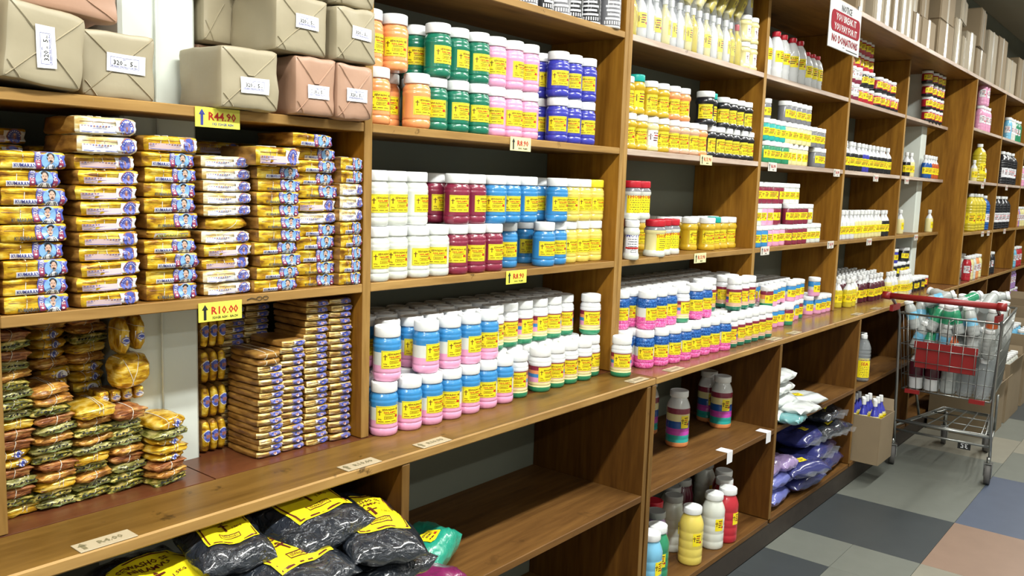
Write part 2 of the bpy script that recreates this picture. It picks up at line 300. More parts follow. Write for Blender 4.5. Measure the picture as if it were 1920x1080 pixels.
# ------------------------------------------------------------------ jars and bottles
K = {}     # kind -> dict(name, cat, desc, parts)
def add_flame(d, u, v, s, mi, L=2):
    d.poly([(u-s, v-s*.8), (u-s*.75, v+s*.5), (u-s*.3, v+s), (u, v+s*.2), (u+s*.3, v+s), (u+s*.75, v+s*.5), (u+s, v-s*.8), (u+s*.35, v-s*.4), (u, v-s*.8), (u-s*.35, v-s*.4)], mi, L)
def add_cross(d, u, v, s, mi, L=2):
    d.rect(u-s*.16, u+s*.16, v-s, v+s*.75, mi, L); d.rect(u-s*.75, u+s*.75, v+s*.3, v+s*.6, mi, L); d.poly([(u-s*.3, v+s*.85), (u+s*.3, v+s*.85), (u, v+s*1.3)], mi, L)
def label_full(r, zc, w, h):
    d = Decal(cylmap(r, zc)); d.rect(-w/2, w/2, -h/2, h/2, 0, 0, 10); d.frame(-w*.475, w*.475, -h*.46, h*.46, h*.02, 3, 1, 8)
    add_cross(d, -w*.34, h*.12, h*.14, 1)
    d.text('SEWASHO SE', w*.10, h*.30, h*.155, 1, sx=1.05); d.text('NHLAMVU', w*.10, h*.14, h*.155, 2, sx=1.05)
    d.rect(-w*.14, w*.34, h*.015, h*.045, 1, 2, 3)
    d.frame(-w*.16, w*.24, -h*.23, -h*.07, h*.018, 1, 2, 3); d.text('ISIWASHO', w*.04, -h*.15, h*.09, 1)
    d.text('500g', -w*.34, -h*.24, h*.10, 1); add_flame(d, w*.37, -h*.10, h*.11, 2)
    for k in range(3): d.rect(-w*.40+k*w*.27, -w*.18+k*w*.27, -h*.38, -h*.35, 1, 2, 2)
    return d.mesh('paper_label', ['yl', 'dk', 'rd', 'gr'])
def label_lite(r, zc, w, h, base='yl', band='yl'):
    d = Decal(cylmap(r, zc)); d.rect(-w/2, w/2, -h/2, h/2, 0, 0, 8)
    add_cross(d, -w*.33, h*.05, h*.18, 1)
    for k, (a, b) in enumerate(((-.12, .38), (-.08, .32), (-.14, .30), (-.14, .18))): d.rect(w*a, w*b, h*(.28-.16*k), h*(.36-.16*k), 1 if k != 1 else 2, 1, 3)
    add_flame(d, w*.38, -h*.2, h*.12, 2, 1)
    return d.mesh('paper_label', [base, 'dk', 'rd'])
def label_words(r, zc, w, h, words, base, ink, stripe=None):
    d = Decal(cylmap(r, zc)); d.rect(-w/2, w/2, -h/2, h/2, 0, 0, 10)
    d.text(words, 0, h*.32, h*.26 if len(words) < 7 else h*.15, 1, sx=1.0)
    for k in range(5): d.rect(-w*.32+.05*w*(k % 2), w*.34, h*(.12-.11*k), h*(.15-.11*k), 2, 1, 4)
    d.frame(-w*.1, w*.3, -h*.46, -h*.36, h*.015, 2, 1, 3)
    if stripe: d.rect(-w/2, w/2, -h*.30, -h*.22, 3, 1, 8)
    return d.mesh('paper_label', [base, ink, 'bk', stripe or 'rd'])
def jar_prof(shape, r, h, bands):
    if shape == 'powder':
        base = [(r*.86, 0), (r*.97, .004), (r, .010), (r, .0175), (r*.965, .0185), (r*.965, .0195), (r, .0205), (r*.985, .024), (r*.985, h*.60), (r, h*.62), (r, h*.66), (r*.97, h*.67), (r*.985, h*.69), (r*.97, h*.73), (r*.90, h*.765), (r*.82, h*.80), (r*.82, h*.82)]
    elif shape == 'spice':
        base = [(r*.88, 0), (r, .004), (r, h*.12), (r*.92, h*.16), (r*.88, h*.19), (r*.88, h*.60), (r*.93, h*.63), (r, h*.67), (r*.98, h*.74), (r*.84, h*.80), (r*.80, h*.83)]
    elif shape == 'tub':
        base = [(r*.93, 0), (r*.98, .003), (r, h*.10), (r, h*.72), (r*.95, h*.76), (r*.93, h*.80)]
    elif shape == 'tall':
        base = [(r*.90, 0), (r, .006)]
        for k in range(1, 5):
            z = h*.145*k; base += [(r, z-.003), (r*.975, z), (r, z+.003)]
        base += [(r, h*.70), (r*.90, h*.77), (r*.76, h*.835), (r*.70, h*.86), (r*.70, h*.90)]
    elif shape == 'bottle':
        base = [(r*.90, 0), (r, .005), (r*.97, h*.10), (r, h*.14), (r, h*.55), (r*.94, h*.60), (r*.70, h*.70), (r*.42, h*.77), (r*.36, h*.80), (r*.36, h*.86)]
    elif shape == 'vinegar':
        base = [(r*.93, 0), (r, .004), (r*.94, h*.14), (r, h*.18), (r*.94, h*.22), (r, h*.26), (r, h*.62), (r*.97, h*.66), (r*.80, h*.78), (r*.45, h*.88), (r*.42, h*.90)]
    elif shape == 'pet':
        base = [(r*.85, 0), (r, .008)]
        for k in range(1, 10):
            z = h*.075*k; base += [(r, z-.003), (r*.93, z), (r, z+.003)]
        base += [(r*.98, h*.72), (r*.75, h*.82), (r*.36, h*.90), (r*.34, h*.92)]
    # insert the band limits so colours change on clean rings
    out = []
    for i, (rr, z) in enumerate(base):
        if i:
            r0, z0 = base[i-1]
            for (zb, _m) in bands:
                if z0 < zb < z-1e-6: t = (zb-z0)/(z-z0); out.append((r0+(rr-r0)*t, zb))
        out.append((rr, z))
    res = []
    for (rr, z) in out:
        mi = 0
        for k, (zb, _m) in enumerate(bands):
            if z >= zb-1e-7: mi = k
        res.append((rr, z, mi))
    return res
def kind(key, desc, shape, r, h, bands, lid='lid', label=None, name='powder_jar', cat='jar', seg=18, lw=None, lh=None, lz=None, wavy=False, extra=None):
    """bands: list of (z as a fraction of h, material)"""
    bz = [(b[0]*h, b[1]) for b in bands]; parts = []
    mb = MB(); mb.lathe(jar_prof(shape, r, h, bz), seg); me = mb.mesh('body', [b[1] for b in bz])
    if wavy:
        pass
    parts.append(('body', me))
    lr, l0 = {'powder': (r*.93, h*.81), 'spice': (r*.90, h*.82), 'tub': (r*1.02, h*.78), 'tall': (r*.80, h*.885), 'bottle': (r*.46, h*.85), 'vinegar': (r*.52, h*.89), 'pet': (r*.42, h*.915)}[shape]
    lm = MB(); lm.lathe([(lr*.97, l0), (lr, l0+.002), (lr, h-.0035), (lr*.97, h-.001), (lr*.90, h), (lr*.86, h-.001), (lr*.84, h-.0016)], seg)
    if shape == 'powder' and lid in ('lid', 'lid_yel', 'lid_grey'):      # moulded ring on the crown
        lm.lathe([(lr*.60, h-.0016), (lr*.60, h-.0008), (lr*.50, h-.0008)], seg)
    parts.append(('lid', lm.mesh('lid', [lid])))
    if label:
        w = lw or r*1.72; hh = lh or h*.33; zc = lz or h*.41
        rr = r*.985 if shape == 'powder' else r*.885 if shape == 'spice' else r
        if label == 'full': parts.append(('paper_label', label_full(rr, zc, w, hh)))
        elif label == 'lite': parts.append(('paper_label', label_lite(rr, zc, w, hh)))
        elif label == 'litew': parts.append(('paper_label', label_lite(rr, zc, w, hh, 'wl')))
        else: parts.append(('paper_label', label_words(rr, zc, w, hh, *label)))
    if extra: parts += extra
    K[key] = dict(name=name, cat=cat, desc=desc, parts=parts, h=h)
ORD = ['first', 'second', 'third', 'fourth', 'fifth', 'sixth', 'seventh', 'eighth', 'ninth', 'tenth', 'eleventh', 'twelfth', 'thirteenth', 'fourteenth', 'fifteenth', 'sixteenth', 'seventeenth', 'eighteenth', 'nineteenth', 'twentieth', 'twenty-first', 'twenty-second', 'twenty-third', 'twenty-fourth']
def put(key, loc, rz, label, group=None, tilt=(0, 0)):
    k = K[key]; t = thing(k['name'], label, k['cat'], loc, (tilt[0], tilt[1], rz), group)
    for n, me in k['parts']: link(n, me, t)
    return t
def row(keys, xs, y, z, where, group=None, rot=0.5, share=False, ys=None, bias=0.1):
    """a row of containers, left to right; keys one kind or a list of kinds"""
    for i, x in enumerate(xs):
        k = keys if isinstance(keys, str) else keys[i % len(keys)]
        yy = ys[i] if ys else y + R_.uniform(-.004, .004)
        lab = f"{K[k]['desc']}, {where}" if share else f"{K[k]['desc']}, {ORD[i]} in {where}"
        put(k, (x, yy, z), -math.atan2(x, 1.4+yy) + R_.uniform(.05, 1.0 if rot < .9 else 3.0), lab, group)
# ------------------------------------------------------------------ the setting
W_ = 0.147; D_ = 0.275; ZT = 0.846; Z2 = 1.190; Z1 = 1.532; Z0 = 1.872; ZTOP = 2.196; ZL = 0.487; ZB = 0.111
def struct(name, me, **k): return tag(link(name, me, **k), kind='structure')
struct('wall_back', MB().box(-2.6, 13.2, D_, D_+.12, 0, 3.02).mesh('wall_back', ['wall']))
struct('wall_right', MB().box(13.2, 13.3, -5.0, D_+.12, 0, 3.02).mesh('wall_right', ['roomwall']))
struct('wall_left', MB().box(-2.7, -2.6, -5.0, D_+.12, 0, 3.02).mesh('wall_left', ['roomwall']))
struct('wall_front', MB().box(-2.7, 13.3, -5.1, -5.0, 0, 3.02).mesh('wall_front', ['roomwall']))
struct('ceiling', MB().box(-2.7, 13.3, -5.1, D_+.12, 3.0, 3.1).mesh('ceiling', ['ceil']))
struct('trim_1', boards('ceiling_beam', [(-2.6, 13.2, -.55, -.43, 2.93, 2.999)], ['ceil'], .004))
struct('trim_2', boards('pillar', [(.757, .905, .135, D_-.0005, 0.0, 3.0)], ['pillar'], .006))
struct('trim_3', boards('pillar', [(5.80, 5.91, .06, D_-.0005, 0.0, 3.0)], ['pillar'], .006))
fl = struct('floor', MB().box(-2.7, 13.3, -5.1, D_+.12, -.08, -.004).mesh('floor', ['floorbase']))
TX, TY = .28, .257; tmesh = {}
for c in TILE:
    tmesh[c] = boards('tile', [(.0006, TX-.0006, -TY+.0006, -.0006, -.0045, 0)], ['t_'+c], .0006)
def tile_col(i, j):
    # i counts along the aisle from x = 2.925, j away from the shelf; colours in blocks of four tiles as laid
    if i <= 0: return 'dark' if j == 0 else 'grey' if j < 3 else 'beige'
    if i == 1: return 'grey' if j < 2 else 'beige'
    b, r = (i-2)//2, j//2
    tab = {(0, 0): 'dark', (1, 0): 'grey', (2, 0): 'grey', (3, 0): 'grey', (0, 1): 'tan', (1, 1): 'blue', (2, 1): 'grey', (3, 1): 'beige', (0, 2): 'grey', (1, 2): 'grey', (2, 2): 'tan', (4, 0): 'beige', (5, 1): 'dark'}
    if (b, r) == (1, 1) and i == 5: return 'blue'
    return tab.get((b, r), ['beige', 'grey', 'beige', 'grey', 'dark'][(b*7+r*3) % 5] if b > 3 else 'grey')
def tile_at(x0, x1, y0, y1, c):
    link('tile', boards('tile', [(.0006, x1-x0-.0006, -(y0-y1)+.0006, -.0006, -.0045, 0)], ['t_'+c], .0006), fl, (x0, y0, 0))
for i in range(-3, 2):
    for j in range(0, 4): link('tile', tmesh[tile_col(i, j)], fl, (2.925+TX*i, -.142-TY*j, 0))
COLR = [['dark', 'grey', 'grey', 'beige', 'grey', 'dark', 'grey', 'beige', 'grey', 'grey'], ['tan', 'blue', 'grey', 'beige', 'grey', 'grey', 'blue', 'grey', 'beige', 'grey'], ['beige', 'grey', 'tan', 'grey', 'grey', 'beige', 'grey', 'dark', 'grey', 'grey']]
for r in range(3):
    ex = [3.485+.56*k for k in range(11)]
    if r == 1: ex = [3.485, 4.045, 4.885] + [5.445+.56*k for k in range(7)] + [9.085]
    ex = sorted(set(round(e, 3) for e in ex))
    for k in range(len(ex)-1): tile_at(ex[k], ex[k+1], -.142-.514*r, -.142-.514*(r+1), COLR[r][k % 10])
plain = MB()
for i in range(-20, 37):
    for j in range(0, 19):
        if (-3 <= i < 2 and j < 4) or (2 <= i < 22 and j < 6): continue
        x = 2.925+TX*i; y = -.142-TY*j
        if x < -2.6 or x+TX > 13.2: continue
        plain.box(x+.0006, x+TX-.0006, y-TY+.0006, y-.0006, -.0045, 0, [0, 1, 2][(i//2*5+j//2*3) % 3])
tag(link('tile', plain.mesh('tile_field', ['t_grey', 't_beige', 't_dark']), fl), kind='stuff')
# ------------------------------------------------------------------ shelving
def part(name, bs, mats, parent, bev=.0015): return link(name, boards(name, bs, mats, bev), parent)
UA = thing('shelving_unit', 'brown wooden wall shelving at left with one narrow and one wide bay', 'shelf', (.49, 0, ZT+.001))
UB = thing('shelving_unit', 'brown wooden wall shelving in the middle with four bays above worktop', 'shelf', (2.25, 0, ZT+.001))
UC = thing('shelving_unit', 'deeper brown wooden shelving unit at the far right end', 'shelf', (6.2, 0, ZT+.001))
def rel(p, u): p.location = -u.location; return p
ZS = [(Z2, 'wood_edge_x'), (Z1, 'wood_edge_x'), (Z0, 'wood_edge_x')]
for x0, x1 in ((.472, .498), (1.211, 1.233), (2.212, 2.232)):
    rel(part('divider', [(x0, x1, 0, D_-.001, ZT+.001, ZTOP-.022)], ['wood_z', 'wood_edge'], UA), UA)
for x0, x1 in ((.498, 1.211), (1.233, 2.212)):
    for z, e in ZS: rel(part('shelf_board', [(x0+.0005, x1-.0005, .001, D_-.001, z-.019, z)], ['wood_x', e], UA), UA)
for x0, x1 in ((2.234, 2.254), (3.223, 3.247), (4.212, 4.237), (5.176, 5.2)):
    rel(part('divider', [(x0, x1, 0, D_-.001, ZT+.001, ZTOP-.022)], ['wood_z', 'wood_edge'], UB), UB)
for x0, x1 in ((2.254, 3.223), (3.247, 4.212), (4.237, 5.176), (5.2, 6.171)):
    far = x0 > 5.1
    for z in (Z2, Z1, Z0):
        if far: bs = [(x0+.0005, 5.799, .001, D_-.001, z-.019, z), (5.8, x1-.0005, .001, .0595, z-.019, z)]
        else: bs = [(x0+.0005, x1-.0005, .001, D_-.001, z-.019, z)]
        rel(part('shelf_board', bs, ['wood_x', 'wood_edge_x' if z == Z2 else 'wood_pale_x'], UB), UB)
for u, x0, x1 in ((UA, .472, 2.232), (UB, 2.234, 6.171)):
    bs = [(x0, x1, -W_, D_-.001, ZTOP-.021, ZTOP)]
    if u is UB: bs = [(x0, 5.799, -W_, D_-.001, ZTOP-.021, ZTOP), (5.8, x1, -W_, .0595, ZTOP-.021, ZTOP)]
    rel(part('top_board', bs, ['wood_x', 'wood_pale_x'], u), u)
cx = [6.172, 7.130, 8.095, 9.06, 10.03, 11.0]
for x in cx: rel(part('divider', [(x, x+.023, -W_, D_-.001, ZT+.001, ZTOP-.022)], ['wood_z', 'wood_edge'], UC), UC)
for a, b in zip(cx, cx[1:]):
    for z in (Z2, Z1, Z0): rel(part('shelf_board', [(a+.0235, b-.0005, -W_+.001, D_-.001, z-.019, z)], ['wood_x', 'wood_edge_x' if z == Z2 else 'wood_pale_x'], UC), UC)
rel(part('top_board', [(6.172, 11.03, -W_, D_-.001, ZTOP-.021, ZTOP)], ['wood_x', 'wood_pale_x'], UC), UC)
# worktops
WA = thing('worktop', 'worn two-plank wooden worktop running under the two left bays', 'worktop', (.8, 0, ZT-.022))
WB = thing('worktop', 'varnished wooden worktop running under the four middle bays', 'worktop', (3, 0, ZT-.022))
WC = thing('worktop', 'wooden worktop of the far right shelving unit', 'worktop', (6.3, 0, ZT-.022))
rel(part('front_plank', [(-.7, 2.243, -W_, -.0008, ZT-.022, ZT)], ['wood_top_f', 'wood_edge_x'], WA, .003), WA)
rel(part('back_board', [(-.7, .756, 0, D_-.001, ZT-.022, ZT), (.756, .853, 0, .134, ZT-.022, ZT)], ['wood_top_b'], WA, .0001), WA)
rel(part('back_board', [(.856, .9065, 0, .134, ZT-.022, ZT), (.9065, 2.243, 0, D_-.001, ZT-.022, ZT)], ['wood_top_b'], WA, .0001), WA)
rel(part('front_plank', [(2.247, 6.190, -W_, -.0008, ZT-.022, ZT)], ['wood_top_far', 'wood_edge_x'], WB, .003), WB)
rel(part('back_board', [(5.799, 6.190, 0, .0595, ZT-.022, ZT), (2.247, 5.799, 0, D_-.001, ZT-.022, ZT)], ['wood_top_far'], WB, .0001), WB)
rel(part('front_plank', [(6.194, 11.03, -W_, -.0008, ZT-.022, ZT)], ['wood_top_far', 'wood_edge_x'], WC, .003), WC)
rel(part('back_board', [(6.194, 11.03, 0, D_-.001, ZT-.022, ZT)], ['wood_top_far'], WC), WC)
# lower cupboards, open fronted
LA = thing('base_unit', 'open-fronted lower wooden cupboard under the two left bays', 'cupboard', (1, 0, 0))
LB = thing('base_unit', 'open-fronted lower wooden cupboard under the middle bays', 'cupboard', (3, 0, 0))
LC = thing('base_unit', 'open-fronted lower wooden cupboard at the far right end', 'cupboard', (6.4, 0, 0))
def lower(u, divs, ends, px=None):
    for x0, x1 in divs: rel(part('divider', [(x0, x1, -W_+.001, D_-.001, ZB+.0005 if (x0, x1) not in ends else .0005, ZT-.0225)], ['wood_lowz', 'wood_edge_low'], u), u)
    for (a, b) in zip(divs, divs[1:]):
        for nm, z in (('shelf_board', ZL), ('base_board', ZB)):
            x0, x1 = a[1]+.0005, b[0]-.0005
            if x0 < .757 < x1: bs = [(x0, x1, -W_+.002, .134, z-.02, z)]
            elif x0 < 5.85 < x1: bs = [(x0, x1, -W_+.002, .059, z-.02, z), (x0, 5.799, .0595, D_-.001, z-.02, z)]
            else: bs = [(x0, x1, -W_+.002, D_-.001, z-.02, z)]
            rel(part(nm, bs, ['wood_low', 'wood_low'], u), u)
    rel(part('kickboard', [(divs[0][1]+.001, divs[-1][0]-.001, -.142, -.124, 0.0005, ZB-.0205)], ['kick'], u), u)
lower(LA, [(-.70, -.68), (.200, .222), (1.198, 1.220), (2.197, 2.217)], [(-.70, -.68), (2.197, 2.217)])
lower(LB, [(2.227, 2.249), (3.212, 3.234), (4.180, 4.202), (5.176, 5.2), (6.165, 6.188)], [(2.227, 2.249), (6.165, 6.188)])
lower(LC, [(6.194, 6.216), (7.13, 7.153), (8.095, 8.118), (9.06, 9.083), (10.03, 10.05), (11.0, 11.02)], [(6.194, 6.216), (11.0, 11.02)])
cab = MB(); cab.path([(.822, .128, 3.0-.001), (.822, .128, 2.4), (.824, .1285, 1.9), (.821, .128, 1.55), (.823, .128, 1.2), (.824, .128, ZT+.001)], .0024, 8)
tag(link('wall_cable', cab.mesh('wall_cable', ['pillar'])), 'thin painted cable running down the white wall pillar', 'cable')
# ------------------------------------------------------------------ powder jars
RJ, HJ = .0322, .122
for key, col, desc in (('orange', 'orange', 'orange powder jar'), ('green', 'dgreen', 'dark green powder jar'), ('pink', 'pink', 'pink powder jar'), ('purple', 'purple', 'purple-blue powder jar'),
                       ('whitej', 'cream', 'white powder jar'), ('maroon', 'maroon', 'maroon powder jar'), ('blue', 'blue', 'blue powder jar'), ('yellow', 'yel', 'yellow powder jar')):
    kind(key, desc, 'powder', RJ, HJ, [(0, 'p_'+col)], label='full')
kind('yellow_y', 'yellow powder jar with yellow lid', 'powder', RJ, HJ, [(0, 'p_yel')], label='full', lid='lid_yel')
kind('bwp', 'blue-white-pink layered jar', 'powder', RJ, HJ, [(0, 'p_pink'), (.30, 'p_cream'), (.54, 'p_blue')], label='full')
kind('rain', 'white-topped rainbow jar', 'powder', RJ, HJ, [(0, 'p_green'), (.12, 'p_lyel'), (.23, 'p_pink'), (.34, 'p_blue'), (.42, 'p_orange'), (.50, 'p_maroon'), (.60, 'clearw')], label='full')
kind('glit', 'blue-white-magenta layered jar', 'powder', RJ, HJ, [(0, 'p_hotg'), (.32, 'p_cream'), (.56, 'p_deepg')], label='full')
kind('rain2', 'dark rainbow layered jar', 'powder', RJ*.93, HJ, [(0, 'p_dgreen'), (.13, 'p_sand'), (.24, 'p_mag'), (.33, 'p_deepg'), (.42, 'p_orange'), (.50, 'p_maroon'), (.66, 'clearw')], label='full')
# second bay, top shelf: two layers
xs = [1.271, 1.358, 1.389, 1.462, 1.532, 1.602, 1.670, 1.738, 1.806, 1.938, 1.934, 2.006, 2.076]
ys_ = [.035, .098, .030, .045, .04, .036, .04, .04, .04, .104, .035, .04, .04]
kk = ['orange', 'orange', 'orange', 'green', 'green', 'green', 'pink', 'pink', 'pink', 'purple', 'purple', 'purple', 'purple']
row(kk, xs, .035, Z1, 'bottom row, second bay top shelf', 'coloured jars on the second bay top shelf', ys=ys_, bias=.15, rot=.35)
xs2 = [1.266, 1.336, 1.455, 1.462, 1.533, 1.602, 1.669, 1.737, 1.803, 1.935, 1.930, 2.002, 2.074]
ys2 = [.055, .050, .108, .038, .045, .04, .042, .04, .04, .104, .034, .04, .04]
kk2 = ['orange', 'orange', 'green', 'green', 'green', 'green', 'pink', 'pink', 'pink', 'purple', 'purple', 'purple', 'purple']
row(kk2, xs2, .04, Z1+HJ+.0005, 'upper row, second bay top shelf', 'coloured jars on the second bay top shelf', ys=ys2, bias=.15, rot=.35)
row(['green', 'purple'], [1.455, 2.01], .11, Z1, 'back row, second bay top shelf', 'coloured jars on the second bay top shelf')
# second bay, middle shelf
xs = [1.270, 1.336, 1.402, 1.468, 1.535, 1.602, 1.669, 1.775, 1.772, 1.915, 1.895, 1.972, 2.036, 2.102, 2.168]
ys_ = [.03, .04, .035, .035, .034, .035, .035, .065, .07, .12, .035, .05, .06, .06, .06]
kk = ['whitej']*4 + ['maroon']*3 + ['blue']*5 + ['yellow']*3
kk[7] = 'blue'
ys_[7] = .142; ys_[9] = .125
row(kk, xs, .035, Z2, 'bottom row, second bay middle shelf', 'coloured jars on the second bay middle shelf', ys=ys_, bias=.15, rot=.35)
xs2 = [1.270, 1.338, 1.408, 1.528, 1.536, 1.606, 1.678, 1.749, 1.822, 1.955, 1.952, 2.036, 2.102, 2.168]
ys2 = [.035, .045, .05, .106, .035, .042, .035, .045, .045, .110, .038, .055, .06, .06]
kk2 = ['whitej', 'whitej', 'whitej', 'maroon', 'maroon', 'maroon', 'blue', 'blue', 'blue', 'blue', 'blue', 'yellow', 'yellow', 'yellow_y']
row(kk2, xs2, .04, Z2+HJ+.0005, 'upper row, second bay middle shelf', 'coloured jars on the second bay middle shelf', ys=ys2, bias=.15, rot=.35)
row(['maroon', 'maroon', 'maroon', 'blue', 'yellow'], [1.53, 1.60, 1.67, 1.985, 2.10], .125, Z2, 'back row, second bay middle shelf', 'coloured jars on the second bay middle shelf')
row(['maroon', 'maroon', 'yellow'], [1.60, 1.67, 2.12], .125, Z2+HJ+.0005, 'upper back row, second bay middle shelf', 'coloured jars on the second bay middle shelf')
# second bay, worktop: a deep block of jars, two layers
g = 'layered jars on the worktop of the second bay'
lx = [1.276, 1.346, 1.413, 1.480, 1.549, 1.619, 1.688, 1.762, 1.860, 1.929, 1.996, 2.062, 2.128, 2.160]
ly = [.0, -.006, -.008, -.008, -.006, -.003, .0, .010, .006, .008, .010, .006, .022, .092]
row(['bwp']*7+['rain']*7, lx[:13]+[2.192], 0, ZT, 'bottom front row on worktop, second bay', g, ys=ly[:13]+[-.052], bias=.15, rot=.35)
ux = [1.288, 1.352, 1.410, 1.486, 1.562, 1.638]; uy = [.005, .075, .004, .004, .006, .014]
row('bwp', ux, 0, ZT+HJ+.0005, 'upper front row on worktop, second bay', g, ys=uy, bias=.15, rot=.35)
row('rain', [1.732, 1.802, 1.871, 1.940, 2.009, 2.078, 2.150], .084, ZT+HJ+.0005, 'upper front row on worktop, second bay', g, ys=[.075, .082, .084, .084, .084, .09, .04], bias=.15, rot=.35)
def block(x0, x1, dx, rows, key_fn, z, lab, grp, skip=lambda x, y: False):
    n_ = {}
    for r, y in enumerate(rows):
        x = x0 + (dx/2 if r % 2 else 0)
        while x <= x1:
            if not skip(x, y):
                k = key_fn(x); n_[r] = n_.get(r, 0) + 1
                put(k, (x + R_.uniform(-.002, .002), y + R_.uniform(-.0015, .0015), z), R_.uniform(-1.4, .3), lab(ORD[n_[r]-1], r), grp)
            x += dx
def stuff_block(x0, x1, dx, rows, key_fn, z, name, lab, cat, skip=lambda x, y: False):
    """the jars buried under and behind the others, joined into one object"""
    mb = MB(); mats = []
    for r, y in enumerate(rows):
        x = x0 + (dx/2 if r % 2 else 0)
        while x <= x1:
            if not skip(x, y):
                for n, me in K[key_fn(x)]['parts'][:2]:
                    idx = []
                    for m in me.materials:
                        if m not in mats: mats.append(m)
                        idx.append(mats.index(m))
                    mb.add([(v.co.x+x, v.co.y+y, v.co.z+z) for v in me.vertices], [tuple(p.vertices) for p in me.polygons], [idx[p.material_index] for p in me.polygons], True)
            x += dx
    return tag(link(name, mb.mesh(name, mats)), lab, cat, kind='stuff')
kf = lambda x: 'bwp' if x < 1.72 else 'rain'
stuff_block(1.272, 2.178, .0685, [.075, .141, .207], kf, ZT, 'hidden_jars', 'packed jars under and behind the front rows, second bay worktop', 'jars', lambda x, y: y < .08 and x > 2.14)
NF = ('near', 'middle', 'far')
block(1.43, 1.70, .0685, [.075], kf, ZT+HJ+.0005, lambda o, r: f"blue-topped jar, {o} from left, just behind upper front jars, second bay worktop", 'blue-topped jars just behind the upper front jars')
block(1.272, 2.16, .0685, [.145, .212], kf, ZT+HJ+.0005, lambda o, r: f"white-lidded jar, {o} from left, {'near' if r == 0 else 'far'} back row, second bay worktop", 'white-lidded jars in the back rows of the second bay worktop')
# third bay, worktop
g = 'layered jars on the worktop of the third bay'
row(['glit']*8+['rain2']*6, [2.352, 2.424, 2.492, 2.560, 2.628, 2.696, 2.764, 2.832, 2.905, 2.968, 3.031, 3.094, 3.157, 3.222], -.06, ZT, 'bottom front row on worktop, third bay', g, ys=[-.037, -.05, -.057, -.06, -.06, -.062, -.064, -.075]+[-.07]*6, bias=.2, rot=.35)
row(['glit', 'glit', 'glit', 'glit', 'rain', 'glit', 'glit', 'rain2', 'rain2', 'rain2', 'rain2', 'rain2'], [2.300, 2.371, 2.443, 2.512, 2.588, 2.688, 2.757, 2.845, 2.915, 3.010, 3.075, 3.140], 0, ZT+HJ+.0005,
    'upper front row on worktop, third bay', g, ys=[.03, -.028, -.026, -.024, -.03, -.03, -.03, .03, .03, -.03, -.03, -.028], bias=.2, rot=.35)
kf3 = lambda x: 'glit' if x < 2.80 else 'rain2'
stuff_block(2.292, 3.19, .0685, [.006, .072, .138, .204], kf3, ZT, 'hidden_jars', 'packed jars under and behind the front rows, third bay worktop', 'jars')
block(2.37, 3.19, .0685, [.037], kf3, ZT+HJ+.0005, lambda o, r: f"white-lidded jar, {o} from left, just behind upper front jars, third bay worktop", 'white-lidded jars just behind the upper front jars of the third bay', lambda x, y: 2.78 < x < 3.02)
block(2.292, 3.19, .0685, [.101, .167, .233], kf3, ZT+HJ+.0005, lambda o, r: f"white-lidded jar, {o} from left, {NF[r]} back row, third bay worktop", 'white-lidded jars in the back rows of the third bay worktop')
# third bay, top shelf: waisted spice jars
for key, col, desc in (('sp_yel', 'gold', 'yellow spice jar'), ('sp_or', 'orange', 'orange spice jar'), ('sp_sand', 'sand', 'sand-coloured spice jar'), ('sp_blk', 'black', 'black powder jar')):
    kind(key, desc, 'spice', .030, .110, [(0, 'p_'+col)], label='full', name='spice_jar', lh=.048, lw=.050, lz=.043)
kind('sp_white', 'yellow spice jar, white label', 'spice', .030, .110, [(0, 'p_lyel')], label='litew', name='spice_jar', lh=.048, lw=.050, lz=.043)
kind('teal_yel', 'yellow spice bottle with teal cap', 'spice', .029, .122, [(0, 'p_gold')], label='lite', lid='lid_teal', name='spice_jar', lh=.05, lw=.048, lz=.047)
kind('teal_blk', 'black spice bottle with teal cap', 'spice', .026, .118, [(0, 'p_black')], label='lite', lid='lid_teal', name='spice_jar', lh=.05, lw=.044, lz=.047)
kind('big_blk', 'large black powder jar', 'spice', .036, .118, [(0, 'p_black')], label='full', name='spice_jar', lh=.05, lw=.056, lz=.047)
g = 'spice jars on the third bay top shelf'
row(['sp_yel', 'sp_yel', 'sp_white', 'sp_yel', 'sp_sand', 'sp_sand', 'sp_sand', 'sp_or'] + ['sp_blk']*6, [2.300, 2.368, 2.438, 2.508, 2.578, 2.645, 2.714, 2.784, 2.852, 2.920, 2.990, 3.058, 3.126, 3.190], .036, Z1, 'bottom row, third bay top shelf', g, bias=.25, rot=.3)
z = Z1+.1105
row(['sp_yel', 'teal_yel', 'sp_yel', 'sp_yel', 'sp_or', 'sp_or', 'teal_blk', 'big_blk', 'teal_blk', 'sp_blk', 'sp_blk', 'sp_blk', 'sp_blk'], [2.288, 2.352, 2.426, 2.500, 2.575, 2.645, 2.712, 2.815, 2.884, 2.950, 3.016, 3.082, 3.150], .036, z, 'upper row, third bay top shelf', g,
    ys=[.04, .04, .036, .036, .036, .036, .10, .036, .05, .036, .036, .036, .036], bias=.25, rot=.3)
row(['sp_blk', 'sp_or', 'sp_blk'], [2.66, 2.73, 2.90], .10, Z1, 'back row, third bay top shelf', g)
